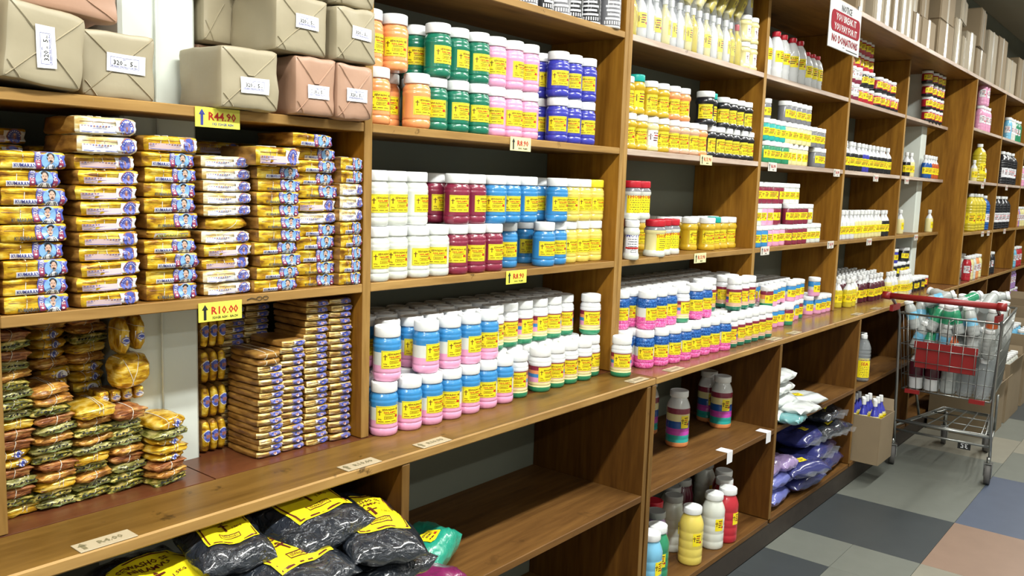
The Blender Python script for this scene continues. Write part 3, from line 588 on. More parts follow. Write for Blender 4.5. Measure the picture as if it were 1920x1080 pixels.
# third bay, middle shelf
def thoba(col): return [(0, 'p_cream'), (.18, col), (.72, 'p_grey')]
TW = ('THOBA', 'yl', 'rd')
kind('thoba', 'red-lidded herb jar', 'spice', .031, .122, thoba('p_cream'), label=TW, lid='lid_red', name='herb_jar', lh=.064, lw=.056, lz=.052)
kind('thoba_b', 'large pale-green herb jar, red lid', 'spice', .037, .122, thoba('p_lyel'), label=TW, lid='lid_red', name='herb_jar', lh=.060, lw=.050, lz=.050)
kind('shaker', 'tall white shaker with red stripe', 'spice', .026, .124, [(0, 'p_cream')], label=('UMUTHI', 'wl', 'nv', 'rd'), name='shaker', lh=.07, lw=.046, lz=.055)
kind('mustard', 'mustard-yellow powder jar', 'spice', .033, .122, [(0, 'p_gold')], label='full', name='spice_jar', lh=.05, lw=.052, lz=.05)
kind('mustard_t', 'teal-capped mustard jar', 'spice', .029, .124, [(0, 'p_gold')], label='full', lid='lid_teal', name='spice_jar', lh=.05, lw=.046, lz=.05)
g = 'jars on the third bay middle shelf'
row(['shaker', 'thoba', 'thoba', 'thoba_b', 'thoba', 'thoba', 'mustard', 'mustard', 'mustard', 'mustard_t', 'mustard', 'mustard'], [2.318, 2.385, 2.460, 2.498, 2.575, 2.645, 2.79, 2.880, 2.955, 3.030, 3.098, 3.170], .05, Z2, 'front row, third bay middle shelf', g,
    ys=[.01, .06, .105, .03, .045, .05, .16, .105, .07, .08, .085, .085], bias=.25, rot=.3)
row('thoba', [2.340, 2.408], .055, Z2+.1245, 'stacked on top, third bay middle shelf', g, ys=[.03, .035])
row('mustard', [2.60, 2.70, 2.83, 2.90, 2.97, 3.04, 3.11, 3.18], .22, Z2, 'back row, third bay middle shelf', g, ys=[.215, .215, .235, .18, .145, .155, .16, .165])
# fourth bay: small tubs
RT, HT = .0275, .088
def tub(key, desc, bands, seg=14, **k): kind(key, desc, 'tub', RT, HT, bands, label='lite', seg=seg, lw=.046, lh=.032, lz=.036, **k)
tub('t_rain', 'small rainbow layered tub', [(0, 'p_green'), (.2, 'p_lyel'), (.4, 'p_orange'), (.6, 'p_maroon')])
tub('t_bwp', 'small blue, white and pink tub', [(0, 'p_pink'), (.34, 'p_cream'), (.5, 'p_blue')])
for key, c, d in (('t_teal', 'teal', 'small teal tub'), ('t_grn', 'green', 'small green tub'), ('t_yel', 'lyel', 'small yellow tub'), ('t_grey', 'grey', 'small grey tub'), ('t_mar', 'maroon', 'small maroon tub'), ('t_pnk', 'pink', 'small pink tub'), ('t_blu', 'blue', 'small blue tub'), ('t_wht', 'cream', 'small white tub')):
    tub(key, d, [(0, 'p_'+c)])
g = 'small tubs on the fourth bay worktop'
row(['t_rain', 't_bwp', 't_rain', 't_bwp', 't_bwp', 't_rain', 't_bwp', 't_bwp', 't_bwp', 't_bwp'], [3.300, 3.360, 3.420, 3.480, 3.540, 3.60, 3.99, 4.06, 4.12, 4.18], 0, ZT, 'bottom row on worktop, fourth bay', g, ys=[.04, .03, .02, .01, .005, -.01, .045, .03, .028, .028], bias=.3)
row(['t_rain', 't_bwp', 't_bwp', 't_rain', 't_bwp', 't_rain'], [3.665, 3.725, 3.785, 3.845, 3.905, 3.955], .02, ZT, 'bottom second row on worktop, fourth bay', g, ys=[.02, .03, .035, .04, .09, .09], bias=.3)
row(['t_rain', 't_rain', 't_bwp', 't_bwp', 't_bwp', 't_bwp', 't_bwp', 't_bwp', 't_bwp'], [3.375, 3.44, 3.510, 3.58, 3.650, 3.73, 3.81, 3.87, 4.02], 0, ZT+HT+.0005, 'upper row on worktop, fourth bay', g, ys=[.07, .02, .03, .045, .05, .035, .045, .05, .03], bias=.3)
stuff_block(3.29, 4.16, .059, [.098, .155, .212], lambda x: 't_rain' if x < 3.5 else 't_bwp', ZT, 'hidden_tubs', 'packed small tubs behind the front rows, fourth bay worktop', 'tubs')
block(3.29, 3.93, .059, [.125, .184, .240], lambda x: 't_rain' if x < 3.5 else 't_bwp', ZT+HT+.0005, lambda o, r: f"white-lidded tub, {o} from left, {NF[r]} back row, fourth bay worktop", 'white-lidded tubs in the back rows of the fourth bay worktop')
g = 'small tubs on the fourth bay top shelf'
row(['t_grn']*4 + ['t_yel']*4 + ['t_grey']*3, [3.335, 3.395, 3.455, 3.525, 3.585, 3.645, 3.705, 3.765, 3.83, 3.90, 3.975], .035, Z1, 'bottom row, fourth bay top shelf', g, ys=[.035, .035, .035, .03, .04, .04, .04, .04, .075, .03, .035], bias=.3)
row(['t_teal']*4 + ['t_yel']*5 + ['t_grey']*3, [3.325, 3.385, 3.445, 3.505, 3.565, 3.622, 3.680, 3.738, 3.795, 3.85, 3.908, 3.965], .04, Z1+HT+.0005, 'middle row, fourth bay top shelf', g, bias=.3)
row('t_grey', [3.44, 3.555, 3.615, 3.672, 3.73, 3.787], .042, Z1+2*(HT+.0005), 'top row, fourth bay top shelf', g, ys=[.085, .045, .045, .045, .045, .045], bias=.3)
g = 'small tubs on the fourth bay middle shelf'
row(['t_blu', 't_blu', 't_pnk', 't_pnk', 't_pnk', 't_mar', 't_mar', 't_mar', 't_mar', 't_wht', 't_wht', 't_wht'], [3.31, 3.370, 3.43, 3.49, 3.565, 3.632, 3.690, 3.748, 3.806, 3.864, 3.922, 3.98], .035, Z2, 'bottom row, fourth bay middle shelf', g, bias=.3)
row(['t_wht', 't_pnk', 't_pnk', 't_mar', 't_mar', 't_mar', 't_mar', 't_mar', 't_mar', 't_wht'], [3.325, 3.385, 3.443, 3.502, 3.56, 3.635, 3.693, 3.751, 3.809, 3.867], .045, Z2+HT+.0005, 'middle row, fourth bay middle shelf', g, ys=[.045, .045, .045, .045, .06, .03, .035, .035, .035, .035], bias=.3)
row(['t_mar', 't_mar', 't_mar', 't_mar', 't_mar', 't_wht', 't_wht', 't_wht'], [3.345, 3.403, 3.46, 3.52, 3.58, 3.64, 3.70, 3.76], .06, Z2+2*(HT+.0005), 'top row, fourth bay middle shelf', g, bias=.3)
# ------------------------------------------------------------------ bottles and cans
def bot(key, desc, col, r=.024, h=.145, cap='lid', lab='lite', full=.62, shape='bottle', seg=12, name='bottle', lw=None, lh=None, lz=None, mat0=None, cat='bottle', top='clearw'):
    bands = [(0, mat0 or 'p_'+col)] + ([(full, top)] if full < 1 else [])
    kind(key, desc, shape, r, h, bands, label=lab, lid=cap, name=name, cat=cat, seg=seg, lw=lw or r*2.3, lh=lh or h*.28, lz=lz or h*.33)
bot('b_blk', 'black liquid bottle', 'black', full=.60); bot('b_blue', 'blue liquid bottle', 'deep', full=.66); bot('b_orange', 'orange liquid bottle', 'amber', full=.66); bot('b_purp', 'purple liquid bottle', 'purple')
bot('b_clear', 'clear liquid bottle', 'cream', mat0='clearw', full=1.0); bot('b_gold', 'pale gold oil bottle', 'lyel'); bot('b_oil', 'yellow oil bottle', 'oil'); bot('b_dkred', 'dark red liquid bottle', 'dkred', full=.70)
bot('vin', 'large clear spirit bottle with red cap', 'cream', .034, .185, 'lid_red', shape='vinegar', mat0='clearw', full=1.0, lw=.062, lh=.045, lz=.085, seg=16, name='spirit_bottle')
bot('vin_s', 'small clear spirit bottle with red cap', 'cream', .029, .150, 'lid_red', shape='vinegar', mat0='clearw', full=1.0, lw=.055, lh=.05, lz=.065, seg=16, name='spirit_bottle')
K['vin']['desc'] = 'large red-capped spirit bottle'; K['vin_s']['desc'] = 'small red-capped spirit bottle'
g = 'bottles on the fourth bay upper shelf'
row(['vin']*5 + ['vin_s']*3, [3.315, 3.405, 3.490, 3.575, 3.660, 3.745, 3.808, 3.872], .04, Z0, 'row, fourth bay upper shelf', g, ys=[.05, .04, .045, .04, .042, .04, .04, .042], bias=.3)
row('vin', [3.36, 3.45, 3.535, 3.62], .125, Z0, 'back row, fourth bay upper shelf', g, bias=.3)
# third bay, upper shelf: slim bottles in clear sleeves
def sleeve(key, desc, col, cap, r=.021, h=.15, full=.85):
    bot(key, desc, col, r, h, cap, lab='lite', full=full, name='wrapped_bottle', lw=r*1.7, lh=h*.3, lz=h*.36)
    mb = MB(); pr = []; n = 12
    for i in range(10):
        z = h*1.22*i/9; rr = r*1.14 if z < h*.62 else r*(1.14-.75*(z-h*.62)/(h*.6)); pr.append((rr, z))
    mb.lathe([(rr, z, 0) for rr, z in pr], 14)
    mb.v = [(x*(1+.10*noise.noise(Vector((x*60, y*60, z*25)))), y*(1+.10*noise.noise(Vector((x*50+9, y*60, z*25)))), z) for x, y, z in mb.v]
    K[key]['parts'].append(('film_sleeve', mb.mesh('film_sleeve', ['film'])))
sleeve('w_clear', 'clear bottle in film sleeve', 'cream', 'lid', full=1.0); sleeve('w_oil', 'oil bottle in film sleeve', 'lyel', 'lid'); sleeve('w_red', 'red-capped bottle in film sleeve', 'oil', 'lid_red'); sleeve('w_gold', 'bright yellow bottle in film sleeve', 'oil', 'lid')
K['w_clear']['parts'][0] = ('body', MB().lathe(jar_prof('bottle', .021, .15, [(0, 0)]), 12).mesh('body', ['clearw']))
g = 'sleeved bottles on the third bay upper shelf'
row(['w_gold', 'w_clear', 'w_clear', 'w_clear', 'w_oil', 'w_clear', 'w_clear', 'w_oil', 'w_gold', 'w_clear', 'w_oil', 'w_clear', 'w_oil', 'w_clear', 'w_gold', 'w_red'], [2.290+.0485*i for i in range(16)], .032, Z0, 'row, third bay upper shelf', g, rot=1.0)
row(['w_clear', 'w_oil', 'w_clear', 'w_clear', 'w_oil', 'w_clear', 'w_gold', 'w_clear', 'w_oil', 'w_clear', 'w_gold', 'w_clear', 'w_oil'], [2.315+.055*i for i in range(13)], .09, Z0, 'second row, third bay upper shelf', g, rot=1.0)
for i, (x, k) in enumerate(((2.64, 'w_red'), (2.72, 'w_oil'), (2.80, 'w_gold'), (2.875, 'w_gold'), (2.95, 'w_gold'), (3.02, 'w_gold'))):
    put(k, (x, .045, Z0+.158+.003*i), .3, f"{K[k]['desc']}, {ORD[i]} of those leaning on top, third bay upper shelf", 'sleeved bottles leaning on top of the others', tilt=(.25, .55))
kind('pack_jar', 'pale yellow film-wrapped jar', 'spice', .032, .098, [(0, 'p_lyel')], label='litew', name='wrapped_jar', lh=.04, lw=.05, lz=.04)
for i, (x, z) in enumerate(((3.095, 0), (3.160, 0), (3.095, .0985), (3.160, .0985))):
    put('pack_jar', (x, .04, Z0+z), .3, f"pale yellow wrapped jar, {('lower left', 'lower right', 'upper left', 'upper right')[i]} of the wrapped stack, third bay upper shelf", 'film-wrapped yellow jars')
put('w_clear', (3.125, .045, Z0+.1975), .4, 'clear capped bottle wrapped in film on top of the wrapped yellow jars', 'sleeved bottles on the third bay upper shelf')
# cans, second bay upper shelf
def can_label(r, zc, w, h):
    d = Decal(cylmap(r, zc)); d.rect(-w*.3, w*.3, h*.05, h*.48, 1, 0, 8); d.frame(-w*.22, w*.16, h*.20, h*.33, h*.012, 0, 1, 4); d.text('500ml', -w*.03, h*.265, h*.08, 0)
    for k in range(7): d.rect(-w*.25+(k % 3)*.03*w, w*.25-(k % 2)*.06*w, h*(-.05-.06*k), h*(-.02-.06*k), 1, 1, 4)
    for k in range(8): d.rect(-w*.28+k*w*.07, -w*.245+k*w*.07, -h*.48, -h*.43, 1, 1)
    return d.mesh('printed_wrap', ['bk', 'wl'])
for key, r, body in (('can_b', .033, 'foilc'), ('can_w', .034, 'p_grey')):
    kind(key, 'black aerosol can' if key == 'can_b' else 'black and white can', 'tub', r, .20, [(0, 'lid'), (.03, body)], name='can', cat='can', extra=[('printed_wrap', can_label(r, .10, r*3.0, .19))])
row(['can_b', 'can_w', 'can_b', 'can_w', 'can_b', 'can_b', 'can_w'], [1.715, 1.79, 1.865, 1.935, 2.005, 2.078, 2.158], .01, Z0, 'row, second bay upper shelf', 'cans on the second bay upper shelf', ys=[.06, .045, .05, .045, .05, .04, .025], rot=.6)
# fifth bay
kind('t_redblk', 'small red and black tub', 'tub', .032, .074, [(0, 'p_black'), (.2, 'p_red')], label='lite', seg=12, name='tub', lw=.05, lh=.03, lz=.035)
kind('t_redy', 'small red tub', 'tub', .030, .074, [(0, 'p_red')], label='lite', seg=12, name='tub', lw=.05, lh=.03, lz=.035)
kind('t_whtr', 'white tub with red base', 'tub', .033, .080, [(0, 'p_maroon'), (.25, 'p_cream')], seg=12, name='tub', label='litew', lw=.05, lh=.03, lz=.045)
kind('t_blky', 'black tub with yellow label', 'tub', .030, .078, [(0, 'p_black')], label='lite', seg=12, name='tub', lw=.045, lh=.03, lz=.035)
g = 'tubs on the fifth bay top shelf'
row(['t_whtr', 't_whtr', 't_redy', 't_redy', 't_redy', 't_redblk', 't_redblk', 't_redblk', 't_redblk', 't_redblk'], [4.28+.0, 4.355, 4.43, 4.50, 4.60, 4.72, 4.80, 4.88, 4.96, 5.04], .035, Z0, 'bottom row, fifth bay upper shelf', g, bias=.3)
row(['t_whtr', 't_whtr', 't_blky', 't_blky', 't_redblk', 't_redblk', 't_redblk', 't_redblk'], [4.30, 4.375, 4.50, 4.575, 4.72, 4.80, 4.88, 4.96], .035, Z0+.0805, 'second row, fifth bay upper shelf', g, bias=.3)
row(['t_redy']*5, [4.32, 4.39, 4.46, 4.53, 4.60], .05, Z0+.161, 'third row, fifth bay upper shelf', g, bias=.3)
row(['t_redy']*5, [4.32, 4.39, 4.46, 4.53, 4.60], .05, Z0+.2355, 'top row, fifth bay upper shelf', g, bias=.3)
g = 'liquid bottles on the fifth bay top shelf'
row(['b_blk']*4 + ['b_purp']*2 + ['b_blk']*6, [4.33+.062*i for i in range(12)], .035, Z1, 'front row, fifth bay top shelf', g, bias=.3)
row(['b_blk']*11, [4.36+.062*i for i in range(11)], .09, Z1, 'back row, fifth bay top shelf', g, bias=.3)
g = 'liquid bottles on the fifth bay middle shelf'
row(['b_clear']*4 + ['b_gold']*8 + ['b_blk']*2, [4.30+.059*i for i in range(14)], .035, Z2, 'front row, fifth bay middle shelf', g, bias=.3)
row(['b_clear']*6 + ['b_gold']*6 + ['b_blk'], [4.33+.059*i for i in range(13)], .09, Z2, 'back row, fifth bay middle shelf', g, bias=.3)
g = 'oil bottles on the fifth bay worktop'
row(['b_gold', 'b_oil', 'b_oil', 'b_oil', 'b_gold', 'b_gold', 'b_dkred', 'b_dkred', 'b_dkred', 'b_dkred', 'b_dkred', 'b_dkred', 'b_gold', 'b_clear', 'b_clear', 'b_gold', 'b_gold'], [4.30+.061*i for i in range(17)], .02, ZT, 'front row on worktop, fifth bay', g,
    ys=[.06, .03, .0, .0, .02, .03, .02, .02, .0, .0, .0, .0, -.02, -.02, -.02, -.04, -.05], bias=.3)
block(4.30, 5.14, .060, [.085, .14, .195, .24], lambda x: 'b_oil' if x < 4.5 else 'b_dkred' if x < 4.95 else 'b_clear', ZT, lambda o, r: f"capped oil bottle, {o} from left, {('near', 'middle', 'far', 'farthest')[r]} back row, fifth bay worktop", 'capped oil bottles in the back rows of the fifth bay worktop')
# sixth bay, beside the second pillar
g = 'red and black tubs stacked beside the far pillar'
for r in range(4):
    row('t_redblk', [5.70-.02*r+.0, 5.775-.0, 5.865, 5.95], .02, Z0+.0745*r, f"{('bottom', 'second', 'third', 'top')[r]} row of far pillar stack", g, ys=[.02]*4, bias=.3)
row(['b_blk', 'b_gold'], [5.47, 5.55], .05, Z1, 'pair left of far pillar, top shelf', 'bottles left of the far pillar')
row(['b_blue', 'b_blue', 'b_orange', 'b_orange', 'b_orange'], [5.80, 5.865, 5.93, 5.995, 6.06], .028, Z1, 'row before far pillar, top shelf', 'blue and orange bottles before the far pillar')
put('b_gold', (5.47, .06, Z2), .3, 'single pale gold bottle left of the far pillar, middle shelf'); put('b_gold', (6.02, .028, Z2), .3, 'single pale gold bottle right of the far pillar, middle shelf')
kind('t_gblk', 'dark green tub', 'tub', .036, .085, [(0, 'p_black')], label='lite', seg=12, name='tub', lw=.05, lh=.03, lz=.035)
kind('t_navy', 'dark blue tub', 'tub', .034, .085, [(0, 'p_purple')], label='lite', seg=12, name='tub', lw=.05, lh=.03, lz=.035)
g = 'tubs on the sixth bay worktop'
row(['b_gold', 'b_clear', 'b_clear', 't_gblk', 't_gblk', 't_gblk', 't_gblk', 't_redblk', 't_redblk'], [5.24, 5.31, 5.38, 5.46, 5.54, 5.62, 5.70, 5.80, 5.875], -.02, ZT, 'front row on worktop, sixth bay', g, ys=[-.05, -.05, -.04, -.02, -.02, -.02, -.02, .0, .0], bias=.3)
row('t_gblk', [5.27, 5.36, 5.45, 5.54, 5.63, 5.72], .06, ZT, 'second row on worktop, sixth bay', g, bias=.3)
row('t_gblk', [5.40, 5.49, 5.58, 5.67], .065, ZT+.0855, 'upper row on worktop, sixth bay', g, ys=[.07]*4, bias=.3)
row(['t_navy', 't_gblk'], [5.41, 5.64], .065, ZT+.171, 'topmost pair on worktop, sixth bay', g, ys=[.07, .07], bias=.3)
# the far unit
def lotion(key, desc, col, cap='lid', r=.03, h=.17): kind(key, desc, 'tall', r, h, [(0, 'p_'+col)], lid=cap, name='lotion_bottle', cat='bottle', seg=12, label='litew', lw=.04, lh=.05, lz=.08)
for k, d, c in (('l_red', 'red lotion bottle', 'red'), ('l_yel', 'pale yellow lotion bottle', 'lyel'), ('l_or', 'orange lotion bottle', 'orange'), ('l_pnk', 'pink lotion bottle', 'pink'), ('l_lil', 'lilac tub', 'lil'), ('l_blk', 'black lotion bottle', 'black'), ('l_wht', 'white lotion bottle', 'cream'), ('l_sky', 'blue lotion bottle', 'sky'), ('l_grn', 'green lotion bottle', 'green')): lotion(k, d, c)
kind('pet_y', 'large yellow oil bottle', 'pet', .045, .26, [(0, 'p_oil')], lid='lid', name='oil_bottle', cat='bottle', seg=14, label='lite', lw=.07, lh=.07, lz=.09)
kind('pet_b', 'large dark blue bottle', 'pet', .043, .25, [(0, 'p_deep')], lid='lid', name='oil_bottle', cat='bottle', seg=14, label='litew', lw=.07, lh=.06, lz=.09)
kind('pet_k', 'large dark cordial bottle', 'pet', .045, .25, [(0, 'p_black')], lid='lid', name='cordial_bottle', cat='bottle', seg=14, label='litew', lw=.07, lh=.07, lz=.09)
yC = -.10
row(['l_red', 'l_yel', 'l_wht', 'l_or', 'l_yel'], [6.60, 6.69, 6.77, 6.88, 6.97], yC, ZT, 'front row on worktop, seventh bay', 'lotion bottles on the seventh bay worktop')
row(['l_wht']*5, [6.55, 6.64, 6.73, 6.82, 6.91], yC+.09, ZT, 'back row on worktop, seventh bay', 'lotion bottles on the seventh bay worktop')
row(['pet_y', 'pet_y', 'pet_y', 'pet_y', 'pet_b'], [6.58, 6.69, 6.80, 6.91, 7.03], yC+.01, Z2, 'front row, seventh bay middle shelf', 'large bottles on the seventh bay middle shelf')
row(['b_gold', 'pet_y', 'b_clear', 'b_clear'], [6.55, 6.68, 6.78, 6.85], yC, Z1, 'row, seventh bay top shelf', 'bottles on the seventh bay top shelf')
row(['l_pnk', 'l_pnk', 'l_pnk', 'l_pnk'], [6.56, 6.63, 6.70, 6.77], yC, Z0, 'row, seventh bay upper shelf', 'pink bottles on the seventh bay upper shelf'); row(['l_pnk', 'l_pnk'], [6.57, 6.65], yC, Z0+.172, 'upper row, seventh bay upper shelf', 'pink bottles on the seventh bay upper shelf')
row(['l_blk', 'l_blk'], [7.30, 7.42], yC, ZT, 'pair on worktop, eighth bay', 'black bottles on the eighth bay worktop')
row(['pet_k']*4, [7.34, 7.48, 7.62, 7.76], yC, Z2, 'row, eighth bay middle shelf', 'cordial bottles on the eighth bay middle shelf')
row(['pet_k']*4, [7.50, 7.62, 7.74, 7.86], yC, Z1, 'row, eighth bay top shelf', 'cordial bottles on the eighth bay top shelf')
row(['l_sky', 'l_wht', 'l_wht', 'l_grn', 'l_grn'], [7.56, 7.66, 7.76, 7.88, 7.98], yC, Z0, 'row, eighth bay upper shelf', 'bottles on the eighth bay upper shelf')
row(['l_grn', 'l_sky', 'l_red', 'l_red'], [8.26, 8.36, 8.50, 8.62], yC, ZT, 'row on worktop, ninth bay', 'bottles on the ninth bay worktop')
row(['l_or', 'l_lil', 'l_yel', 'l_yel'], [8.26, 8.36, 8.46, 8.56], yC, Z2, 'row, ninth bay middle shelf', 'bottles on the ninth bay middle shelf')
row(['l_pnk', 'l_pnk', 'l_sky', 'l_sky'], [8.26, 8.36, 8.46, 8.56], yC, Z1, 'row, ninth bay top shelf', 'bottles on the ninth bay top shelf')
row(['t_blky', 't_whtr', 't_redy', 't_whtr'], [7.30, 7.39, 7.48, 7.57], yC, ZL, 'bottom row, eighth bay lower shelf', 'tubs on the eighth bay lower shelf')
row(['t_blky', 't_whtr', 't_whtr'], [7.32, 7.41, 7.50], yC, ZL+.0805, 'upper row, eighth bay lower shelf', 'tubs on the eighth bay lower shelf')
row(['l_lil']*5, [8.25, 8.34, 8.43, 8.52, 8.61], yC, ZL, 'bottom row, ninth bay lower shelf', 'lilac bottles on the ninth bay lower shelf'); row(['l_lil']*3, [8.27, 8.36, 8.45], yC, ZL+.172, 'upper row, ninth bay lower shelf', 'lilac bottles on the ninth bay lower shelf')
# lower shelves: tall bottles
def tallb(key, desc, col, lid='lid', bands=None, lab=True):
    kind(key, desc, 'tall', .042, .205, bands or [(0, 'p_'+col)], lid=lid, name='powder_bottle', cat='bottle', label='lite' if lab else None, lw=.032, lh=.045, lz=.095, seg=20)
for k, d, c, l in (('ty', 'tall yellow powder bottle', 'yel', 'lid'), ('tw', 'tall white powder bottle', 'cream', 'lid'), ('tr', 'tall red powder bottle', 'red', 'lid'), ('tp', 'tall lilac powder bottle', 'lil', 'lid_grey'), ('tg', 'tall green powder bottle', 'green', 'lid'), ('tb', 'tall light blue powder bottle', 'sky', 'lid'), ('tyr', 'tall yellow powder bottle with red cap', 'gold', 'lid_red'), ('td', 'tall dark powder bottle with grey lid', 'dkred', 'lid_grey'), ('twg', 'tall white powder bottle with grey lid', 'cream', 'lid_grey')):
    tallb(k, d, c, l)
tallb('train', 'tall rainbow layered bottle', '', bands=[(0, 'p_orange'), (.09, 'p_teal'), (.22, 'p_mag'), (.34, 'p_deep'), (.47, 'p_lyel'), (.60, 'p_maroon'), (.70, 'clearw')])
g = 'tall powder bottles on the floor-level shelf'
LZ = 'on the floor-level shelf, third bay'
for k, x, y, lab in (('tb', 2.345, -.10, 'light blue tall bottle, front left corner'), ('tg', 2.415, -.085, 'green tall bottle beside the light blue one'), ('tp', 2.520, -.02, 'lilac tall bottle with grey lid'), ('tyr', 2.60, .035, 'yellow tall bottle with dark red cap'),
                     ('ty', 2.648, -.092, 'pale yellow tall bottle with green dot, front'), ('tw', 2.826, -.088, 'white tall bottle, front'), ('tr', 2.915, -.100, 'red tall bottle, front row'), ('tr', 3.00, -.045, 'red tall bottle, second row'),
                     ('tr', 3.09, .0, 'red tall bottle, third row, against divider side'), ('twg', 2.70, .01, 'white tall bottle behind the pale yellow one'), ('twg', 2.78, .06, 'grey-lidded white tall bottle at middle'), ('td', 2.88, .07, 'dark tall bottle with grey lid, middle'),
                     ('td', 2.97, .12, 'dark tall bottle with grey lid, behind red ones'), ('twg', 3.13, .10, 'grey-lidded tall bottle nearest the right divider'), ('twg', 2.68, .12, 'grey-lidded white tall bottle far back')):
    put(k, (x, y, ZB), R_.uniform(-.65, -.1), f"{lab}, {LZ}", g)
LZ = 'on the lower middle shelf, third bay'
g = 'tall rainbow bottles on the lower middle shelf'
for x, y, lab in ((2.744, .035, 'tall rainbow bottle standing alone at the front'), (3.089, .030, 'tall rainbow bottle near the right divider'), (3.135, .110, 'tall rainbow bottle behind the right-hand one'), (2.42, .02, 'tall rainbow bottle, leftmost by divider edge'),
                  (2.50, .075, 'tall rainbow bottle, second from left'), (2.60, .12, 'tall rainbow bottle, third from left'), (2.70, .16, 'tall rainbow bottle, fourth at back'), (2.80, .195, 'tall rainbow bottle, farthest back'), (2.335, -.03, 'tall rainbow bottle half hidden by the divider')):
    put('train', (x, y, ZL), R_.uniform(-.95, -.1), f"{lab}, {LZ}", g)
for n_i, (x, y) in enumerate(((4.470, -.095), (4.30, -.10))):
    pass
kind('pet_c', 'clear ribbed bottle', 'pet', .038, .235, [(0, 'clear')], lid='lid', name='water_bottle', cat='bottle', seg=18, label=('SEA', 'yl', 'rd'), lw=.066, lh=.085, lz=.065)
put('pet_c', (4.460, -.085, ZL), -.95, 'clear ribbed bottle with sea water label, right of the pair, lower shelf', 'clear bottles on the lower shelf'); put('pet_c', (4.392, -.108, ZL), -.95, 'clear ribbed bottle with sea water label, left of the pair, lower shelf', 'clear bottles on the lower shelf')
# ------------------------------------------------------------------ soft packs
class Soft:
    """a rounded, slightly crumpled block: half sizes a, b, c; n sets how square it is; px, py taper the thickness to the ends"""
    def __init__(s, a, b, c, n=5.0, amp=.03, fr=2.2, seed=0, taper=0.0, tq=2.5, ytaper=0.0):
        s.a, s.b, s.c, s.n, s.amp, s.fr, s.seed, s.taper, s.tq, s.ytaper = a, b, c, n, amp, fr, seed, taper, tq, ytaper
    def on(s, X, Y, Z):
        k = 1 + s.amp*noise.noise(Vector((X*s.fr + s.seed*7.3, Y*s.fr*1.3, Z*s.fr*.8 + s.seed))) * 1.6
        t = (1 - s.taper*abs(X)**s.tq)*(1 - s.ytaper*abs(Y)**s.tq)
        return (X*s.a*k, Y*s.b*k, Z*s.c*k*t)
    def norm(s, x, y, z):
        l = (abs(x)**s.n + abs(y)**s.n + abs(z)**s.n)**(1/s.n); return x/l, y/l, z/l
    def build(s, N=6, mb=None, mf=None):
        mb = mb or MB()
        for ax in range(3):
            for sg in (-1, 1):
                vs = []
                for j in range(N+1):
                    for i in range(N+1):
                        u = math.sin((-1+2*i/N)*PI/2*.96)/math.sin(PI/2*.96) if i not in (0, N) else (-1 if i == 0 else 1); v = math.sin((-1+2*j/N)*PI/2*.96)/math.sin(PI/2*.96) if j not in (0, N) else (-1 if j == 0 else 1)
                        p = [0, 0, 0]; p[ax] = sg; p[(ax+1) % 3] = u; p[(ax+2) % 3] = v
                        vs.append(s.on(*s.norm(*p)))
                fs = []
                for j in range(N):
                    for i in range(N):
                        q = (j*(N+1)+i, j*(N+1)+i+1, (j+1)*(N+1)+i+1, (j+1)*(N+1)+i); fs.append(q if sg > 0 else q[::-1])
                mb.add(vs, fs, mf(ax, sg) if mf else 0, True)
        return mb
    def front(s, eps=.0013, step=.0003):
        def fn(u, v, L):
            X = max(-.97, min(.97, u/s.a)); t = (1 - s.taper*abs(X)**s.tq); Z = max(-.97, min(.97, v/(s.c*t)))
            q = max(.02, 1-abs(X)**s.n-abs(Z)**s.n)**(1/s.n); p = s.on(X, -q, Z)
            return (p[0], p[1]-eps-step*L, p[2])
        return fn
    def top(s, eps=.001, step=.0005):
        def fn(u, v, L):
            X = max(-.97, min(.97, u/s.a)); Y = max(-.97, min(.97, v/s.b))
            q = max(.02, 1-abs(X)**s.n-abs(Y)**s.n)**(1/s.n); p = s.on(X, Y, q)
            return (p[0], p[1], p[2]+eps+step*L)
        return fn
    def loop(s, x, r=.0006, seg=4, n=16, slant=0.0):
        mb = MB(); pts = []
        for k in range(n):
            t = 2*PI*k/n; Y = math.cos(t); Z = math.sin(t); X = x/s.a + slant*Z
            l = (abs(Y)**s.n+abs(Z)**s.n)**(1/s.n); q = (1-min(.99, abs(X))**s.n)**(1/s.n); p = s.on(X, Y/l*q, Z/l*q); g = 1+.0012/max(s.c, .001)*.6
            pts.append((p[0], p[1]*1.012, p[2]*g))
        return mb.path(pts, r, seg, 0, True)
PK = {}
def pack_kind(key, desc, soft, mats, mf, decal, strings, name='ash_pack', cat='packet', N=6):
    parts = [('body', soft.build(N+2 if N == 6 else N, mf=mf).mesh('body', mats))]
    if decal: parts.append(decal)
    if strings:
        mb = MB()
        for (x, sl) in strings: b = soft.loop(x, slant=sl); mb.add(b.v, b.f, 0, True)
        parts.append(('string', mb.mesh('string', ['string'])))
    PK[key] = dict(name=name, cat=cat, desc=desc, parts=parts)
def putp(key, loc, rot, label, group=None):
    k = PK[key]; t = thing(k['name'], label, k['cat'], loc, rot, group)
    for n, me in k['parts']: link(n, me, t)
    return t
PMATS = ['wl', 'bl', 'rd', 'lb', 'bk', 'sk', 'nv', 'br', 'pk', 'pu', 'foil_w', 'gr', 'dk', 'rp']
